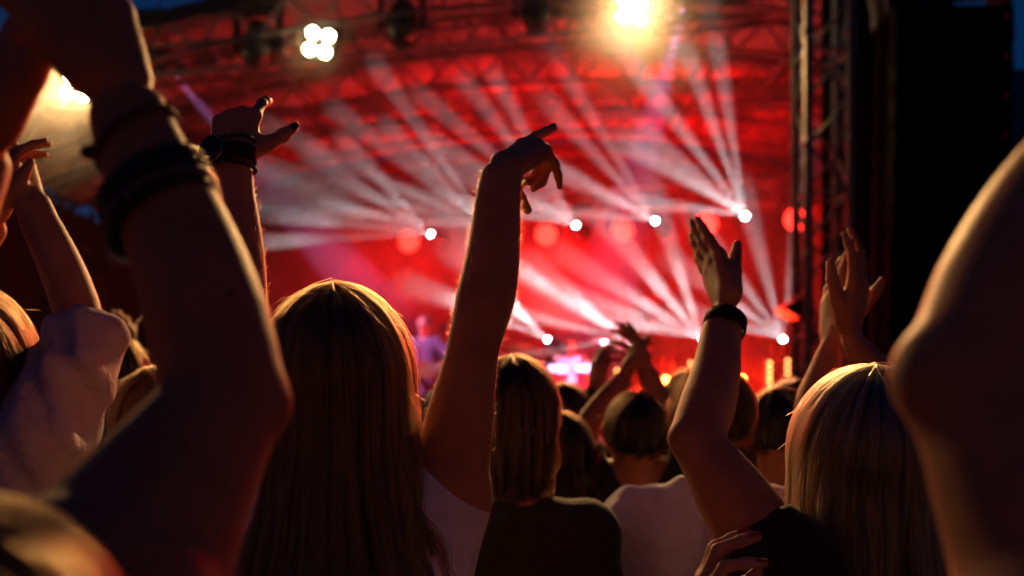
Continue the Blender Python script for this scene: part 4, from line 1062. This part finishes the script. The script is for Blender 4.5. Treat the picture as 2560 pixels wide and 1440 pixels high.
# clapping hands by the tower
p11, _, _ = person('person clapping overhead in front of the truss tower behind the blonde hair', at(2150, 1118, 2.10), [
    dict(side=-1, sh=at(2050, 1250, 2.08), el=at(2030, 1035, 2.10), wr=at(2078, 868, 2.12), lat=(.4, .8, 0), hw=at(2080, 845, 2.12), hand=dict(d=at(2092, 740, 2.14) - at(2080, 845, 2.12), n=(.9, .45, .05), sc=1.12, fingers=[(6, 6, 10, 8), (1, 4, 8, 6), (-5, 6, 10, 8), (-12, 10, 12, 10)], thumb=(44, 12, 10, 10))),
    dict(side=1, sh=at(2265, 1245, 2.08), el=at(2232, 1000, 2.06), wr=at(2128, 848, 2.04), lat=(.4, .8, 0), hw=at(2124, 828, 2.04), hand=dict(d=at(2142, 735, 2.03) - at(2124, 828, 2.04), n=(-.7, .6, .1), sc=1.12, fingers=[(6, 10, 14, 12), (1, 10, 16, 12), (-5, 12, 18, 14), (-12, 18, 22, 14)], thumb=(34, 14, 12, 12)))],
    top=dict(mat=M_TDARK, sleeve=.5), skin=SKIN_A, vox=.0065, sh_drop=.2, hair=dict(style='short', L=.18, n=900, col=(.08, .04, .02), bulk=.01, fly=0, seed=5))

# man in the middle clapping overhead
p12, _, _ = person('short haired person in black T-shirt clapping overhead in front of the red wall', at(1590, 1084, 2.85), [
    dict(side=-1, sh=at(1492, 1205, 2.85), el=at(1452, 1100, 2.98), wr=at(1556, 950, 3.0), hw=at(1562, 938, 3.0), hand=dict(d=(.30, .72, .62), n=(.85, -.2, -.2), sc=1.05, fingers=RELAX)),
    dict(side=1, sh=at(1688, 1205, 2.85), el=at(1690, 1075, 2.98), wr=at(1618, 935, 3.0), hw=at(1614, 922, 3.0), hand=dict(d=(-.25, .70, .66), n=(-.85, -.2, .1), sc=1.08, fingers=RELAX))],
    top=dict(mat=M_TBLACK, sleeve=.55, loose=.006), skin=SKIN_B, vox=.009, width=1.08, sh_drop=.225, neck=1.1,
    hair=dict(style='short', L=.20, n=1600, col=(.02, .01, .006), bulk=.008, fly=20, seed=51))
p13, _, _ = person('dark haired person raising one arm with a dark wristband left of the clapping pair', at(1412, 1048, 3.35), [
    dict(side=1, sh=at(1478, 1168, 3.35), el=at(1424, 1078, 3.5), wr=at(1486, 990, 3.45), r=(.05, .045, .038, .040, .034, .027), hw=at(1488, 982, 3.45), hand=dict(d=at(1496, 930, 3.45) - at(1488, 982, 3.45), n=(.8, .5, .3), sc=1.15, fingers=[(6, 20, 30, 20), (2, 24, 36, 24), (-4, 26, 38, 24), (-10, 30, 40, 26)], thumb=(40, 18, 14, 14)))],
    top=dict(mat=M_TDARK, sleeve=.4), skin=SKIN_B, vox=.009, hair=dict(style='short', L=.17, n=900, col=(.03, .015, .01), bulk=.01, fly=0, seed=61))
band('dark wristband on the thin raised arm left of the clapping pair', at(1490, 984, 3.45), nrm(at(1486, 990, 3.45) - at(1424, 1078, 3.5)), np.array([1., 0, 0]), .034, .030, .034, .004, M_RUBBER)
people = [
    ('dark haired person in dark top right of the tied back brown hair', (1395, 1142, 2.75), 'long', .26, (.025, .012, .006), M_TDARK, 71, SKIN_B),
    ('person with brown hair under the bright yellow lamp', (1885, 1118, 3.0), 'long', .24, (.04, .02, .009), M_TDARK, 72, SKIN_B),
    ('dark haired person in black T-shirt left of the blonde hair', (1948, 1082, 2.75), 'short', .18, (.02, .01, .006), M_TBLACK, 73, SKIN_B),
    ('dark capped head just left of the blonde hair in front of the amber strips', (1972, 1024, 4.1), 'short', .18, (.02, .012, .01), M_TBLACK, 74, SKIN_B),
    ('fair brown haired person half hidden by the close bare elbow', (412, 1072, 2.05), 'long', .30, (.13, .06, .022), M_TDARK, 75, SKIN_A),
    ('person in grey blue T-shirt at the left behind the rose sleeve', (296, 938, 3.3), 'short', .2, (.08, .04, .016), M_TBLUE, 76, SKIN_C),
    ('dark head at the left between the blue shirt and the close elbow', (402, 872, 3.6), 'short', .2, (.02, .01, .006), M_TDARK, 77, SKIN_B),
    ('brown haired person behind the forearm with the black wristband', (1722, 1005, 3.9), 'long', .25, (.05, .022, .01), M_TDARK, 78, SKIN_A),
]
for lab, (u, v, y), st, L, col, tm, sd, sk in people:
    arms = []
    if 'blue T-shirt' in lab:
        arms = [dict(side=1, sh=at(345, 1030, 3.3), el=at(356, 945, 3.35), wr=at(318, 892, 3.35), r=(.05, .045, .036, .036, .03, .024), hw=at(316, 882, 3.35), hand=dict(d=(-.1, .2, 1), n=(-.6, .8, 0), fingers=RELAX, thumb=(40, 10, 8, 8)))]
    person(lab, at(u, v, y), arms, yaw=(sd * 37 % 60) - 30, top=dict(mat=tm, sleeve=.5, vox=.012), skin=sk, vox=.012, sh_drop=.24,
           hair=dict(style=st, L=L, n=1300, col=col, flare=.02, bulk=.012, front=100., seed=sd, fly=15, rad_=.0008))

# farther rows of dark spectators between the near crowd and the stage
M_DHAIR = mat('dark hair', (.018, .010, .007), .6, 0, 80, .5, 150, .5)
def far_proto(seed, arms=()):
    t, _, _ = person('dark spectator standing among the far rows in front of the stage', np.array([0, 0, 1.56]), arms, top=dict(mat=M_TDARK, sleeve=.5, vox=.02), skin=SKIN_B, vox=.018, group='far rows of spectators')
    fr = frame(); 
    o = link('hair', sdf_mesh('hair', [ell((0, -.022, 1.588), (.088, .104, .096), None, .02)], .012, .003, 70), M_DHAIR, t); world_children(t)
    return t
def copy_tree(o, parent=None):
    c = o.copy(); COL.objects.link(c)
    if parent is not None: c.parent = parent
    for ch in o.children: copy_tree(ch, c)
    return c
g = np.random.default_rng(5)
protos = [far_proto(1)]
spots = [(1110, 4.6), (1470, 5.2), (1560, 4.4), (1650, 5.4), (1800, 4.8), (1895, 5.6), (1010, 5.4), (1330, 5.8), (250, 4.9), (470, 5.3), (120, 5.6), (640, 4.6), (800, 5.4), (1730, 6.2), (1420, 6.4), (1230, 4.9), (1985, 5.2)]
wherelab = ['under the guitarist', 'in front of the drum kit', 'behind the clapping pair of hands', 'in front of the round orange lamp', 'behind the wristband elbow', 'below the red haloed lamp', 'between the long brown hair and the guitarist',
            'left of the drum kit', 'beyond the grey blue T-shirt', 'beyond the close bent elbow', 'beyond the rose sleeve', 'beyond the close forearm', 'beyond the long brown hair', 'before the lilac table', 'at the foot of the drum riser', 'beyond the pointing arm', 'below the short amber strip']
for i, (u, y) in enumerate(spots):
    o = protos[0] if i == 0 else copy_tree(protos[0])
    o['label'] = 'dark spectator in the far rows ' + wherelab[i]
    o.location = (at(u, 1000, y)[0], y, 0); k = .95 + .07 * g.random(); o.scale = (k, k, k); o.rotation_euler = (0, 0, g.normal() * .2)

# rows added behind the photographer (out of frame, they catch the stage light and throw it back)
back_shirts = [M_TDARK, mat('brick red cotton', (.06, .012, .01), .9), mat('sand cotton', (.07, .03, .02), .9), mat('rust cotton', (.07, .02, .01), .9)]
bshirt = {}
k = 0
for row, y in enumerate((-1.3, -2.3, -3.4, -4.6)):
    for x in np.arange(-4.2, 4.3, .72):
        o = protos[0].copy(); COL.objects.link(o)
        o['label'] = 'unseen spectator added behind the photographer to throw back stage light'; o['group'] = 'rows behind the photographer'
        for ch in protos[0].children:
            c = ch.copy(); COL.objects.link(c); c.parent = o
            if ch.name.startswith('shirt'):
                m = back_shirts[k % 4]
                if k % 4 not in bshirt: bshirt[k % 4] = ch.data.copy(); bshirt[k % 4].materials[0] = m
                c.data = bshirt[k % 4]
        o.location = (x + g.normal() * .1 + (row % 2) * .36, y + g.normal() * .1, 0); q = .95 + .1 * g.random(); o.scale = (q, q, q); k += 1

# ------------------------------------------------------------------ the band
M_BANDT = mat('violet grey jacket', (.12, .09, .14), .85, 0, 20, .2)
def performer(lab, u, v, y, yaw, arms, tm, hairc, seed, z=DZ, lean=(0, 0)):
    c = at(u, v, y); return person(lab, c, arms, yaw=yaw, top=dict(mat=tm, sleeve=.95, vox=.014, loose=.004), skin=SKIN_C, vox=.012, feet_z=z, group='band on stage', sh_drop=.235, lean=lean, neck=1.0,
                  hair=dict(style='short', L=.2, n=500, col=hairc, bulk=.012, fly=0, seed=seed, rad_=.0015), trousers=(.03, .025, .04))
gy = 12.7; gc = at(1060, 812, gy)
S_ = gc - UP * .235
performer('guitarist in a dark jacket playing at the left of the drum kit', 1060, 812, gy, 160, [
    dict(side=1, sh=S_ + np.array([-.16, .05, 0]), el=S_ + np.array([-.30, -.06, -.24]), wr=S_ + np.array([-.10, -.24, -.34]), hand=dict(d=(.8, -.3, -.2), n=(.1, .9, -.3), fingers=RELAX)),
    dict(side=-1, sh=S_ + np.array([.16, -.05, 0]), el=S_ + np.array([.36, -.16, -.20]), wr=S_ + np.array([.42, -.36, -.12]), hand=dict(d=(.1, -.5, .7), n=(-.5, .7, .2), fingers=FIST))], M_BANDT, (.06, .03, .02), 81)
M_GUIT = mat('sunburst guitar body', (.35, .10, .03), .2); M_NECK = mat('maple neck', (.4, .24, .12), .4)
gt = thing('electric_guitar', 'electric guitar held by the guitarist in the dark jacket', 'guitar', S_ + np.array([-.06, -.27, -.38]))
bm = BM(); ol = [(.20, -.02), (.17, .09), (.08, .12), (.0, .09), (-.06, .10), (-.15, .15), (-.22, .08), (-.22, -.06), (-.15, -.15), (-.05, -.11), (.02, -.08), (.09, -.12), (.19, -.10)]
ang = .35; RR = Matrix.Rotation(-ang, 3, 'Y')
fr_ = [[bm.verts.new(RR @ Vector((x, d, z))) for x, z in ol] for d in (-.022, .022)]
bm.faces.new(fr_[0]); bm.faces.new(fr_[1][::-1])
for k in range(len(ol)): bm.faces.new((fr_[0][k], fr_[1][k], fr_[1][(k + 1) % len(ol)], fr_[0][(k + 1) % len(ol)]))
obj('body', bm, M_GUIT, gt)
bm = BM(); add_box(bm, RR @ Vector((.42, -.026, -.01)), (.52, .02, .05), RR); obj('neck', bm, M_NECK, gt)
bm = BM(); add_box(bm, RR @ Vector((.76, -.026, .0)), (.17, .016, .08), RR, .006); obj('headstock', bm, M_NECK, gt)
bx_ = at(1118, 826, 13.1); Sb = bx_ - UP * .235
performer('second musician with arms at a bass behind the guitarist', 1118, 826, 13.1, 175, [
    dict(side=1, sh=Sb + np.array([-.17, .0, 0]), el=Sb + np.array([-.28, -.05, -.25]), wr=Sb + np.array([-.06, -.22, -.30]), hand=dict(d=(.8, -.3, -.2), n=(.1, .9, -.3), fingers=RELAX)),
    dict(side=-1, sh=Sb + np.array([.17, .0, 0]), el=Sb + np.array([.33, -.1, -.22]), wr=Sb + np.array([.38, -.3, -.2]), hand=dict(d=(.1, -.5, .7), n=(-.5, .7, .2), fingers=FIST))], M_TBLACK, (.2, .1, .04), 82)
dc = np.array([.80, 13.75, DZ + .23 + 1.30])
Sd = dc - UP * .235
person('drummer with raised sticks behind the pearl drum kit', dc, [
    dict(side=1, sh=Sd + np.array([-.17, 0, 0]), el=Sd + np.array([-.30, -.1, -.2]), wr=Sd + np.array([-.22, -.32, -.02]), hand=dict(d=(.1, -.7, .5), n=(.6, .2, -.6), fingers=FIST)),
    dict(side=-1, sh=Sd + np.array([.17, 0, 0]), el=Sd + np.array([.30, -.1, -.22]), wr=Sd + np.array([.24, -.32, -.1]), hand=dict(d=(-.1, -.7, .4), n=(-.6, .2, -.6), fingers=FIST))],
    yaw=180, top=dict(mat=M_WHITE, sleeve=.5, vox=.014), skin=SKIN_C, vox=.012, feet_z=DZ + .23, group='band on stage', hair=dict(style='short', L=.2, n=400, col=(.08, .04, .02), bulk=.012, fly=0, seed=83, rad_=.0015))
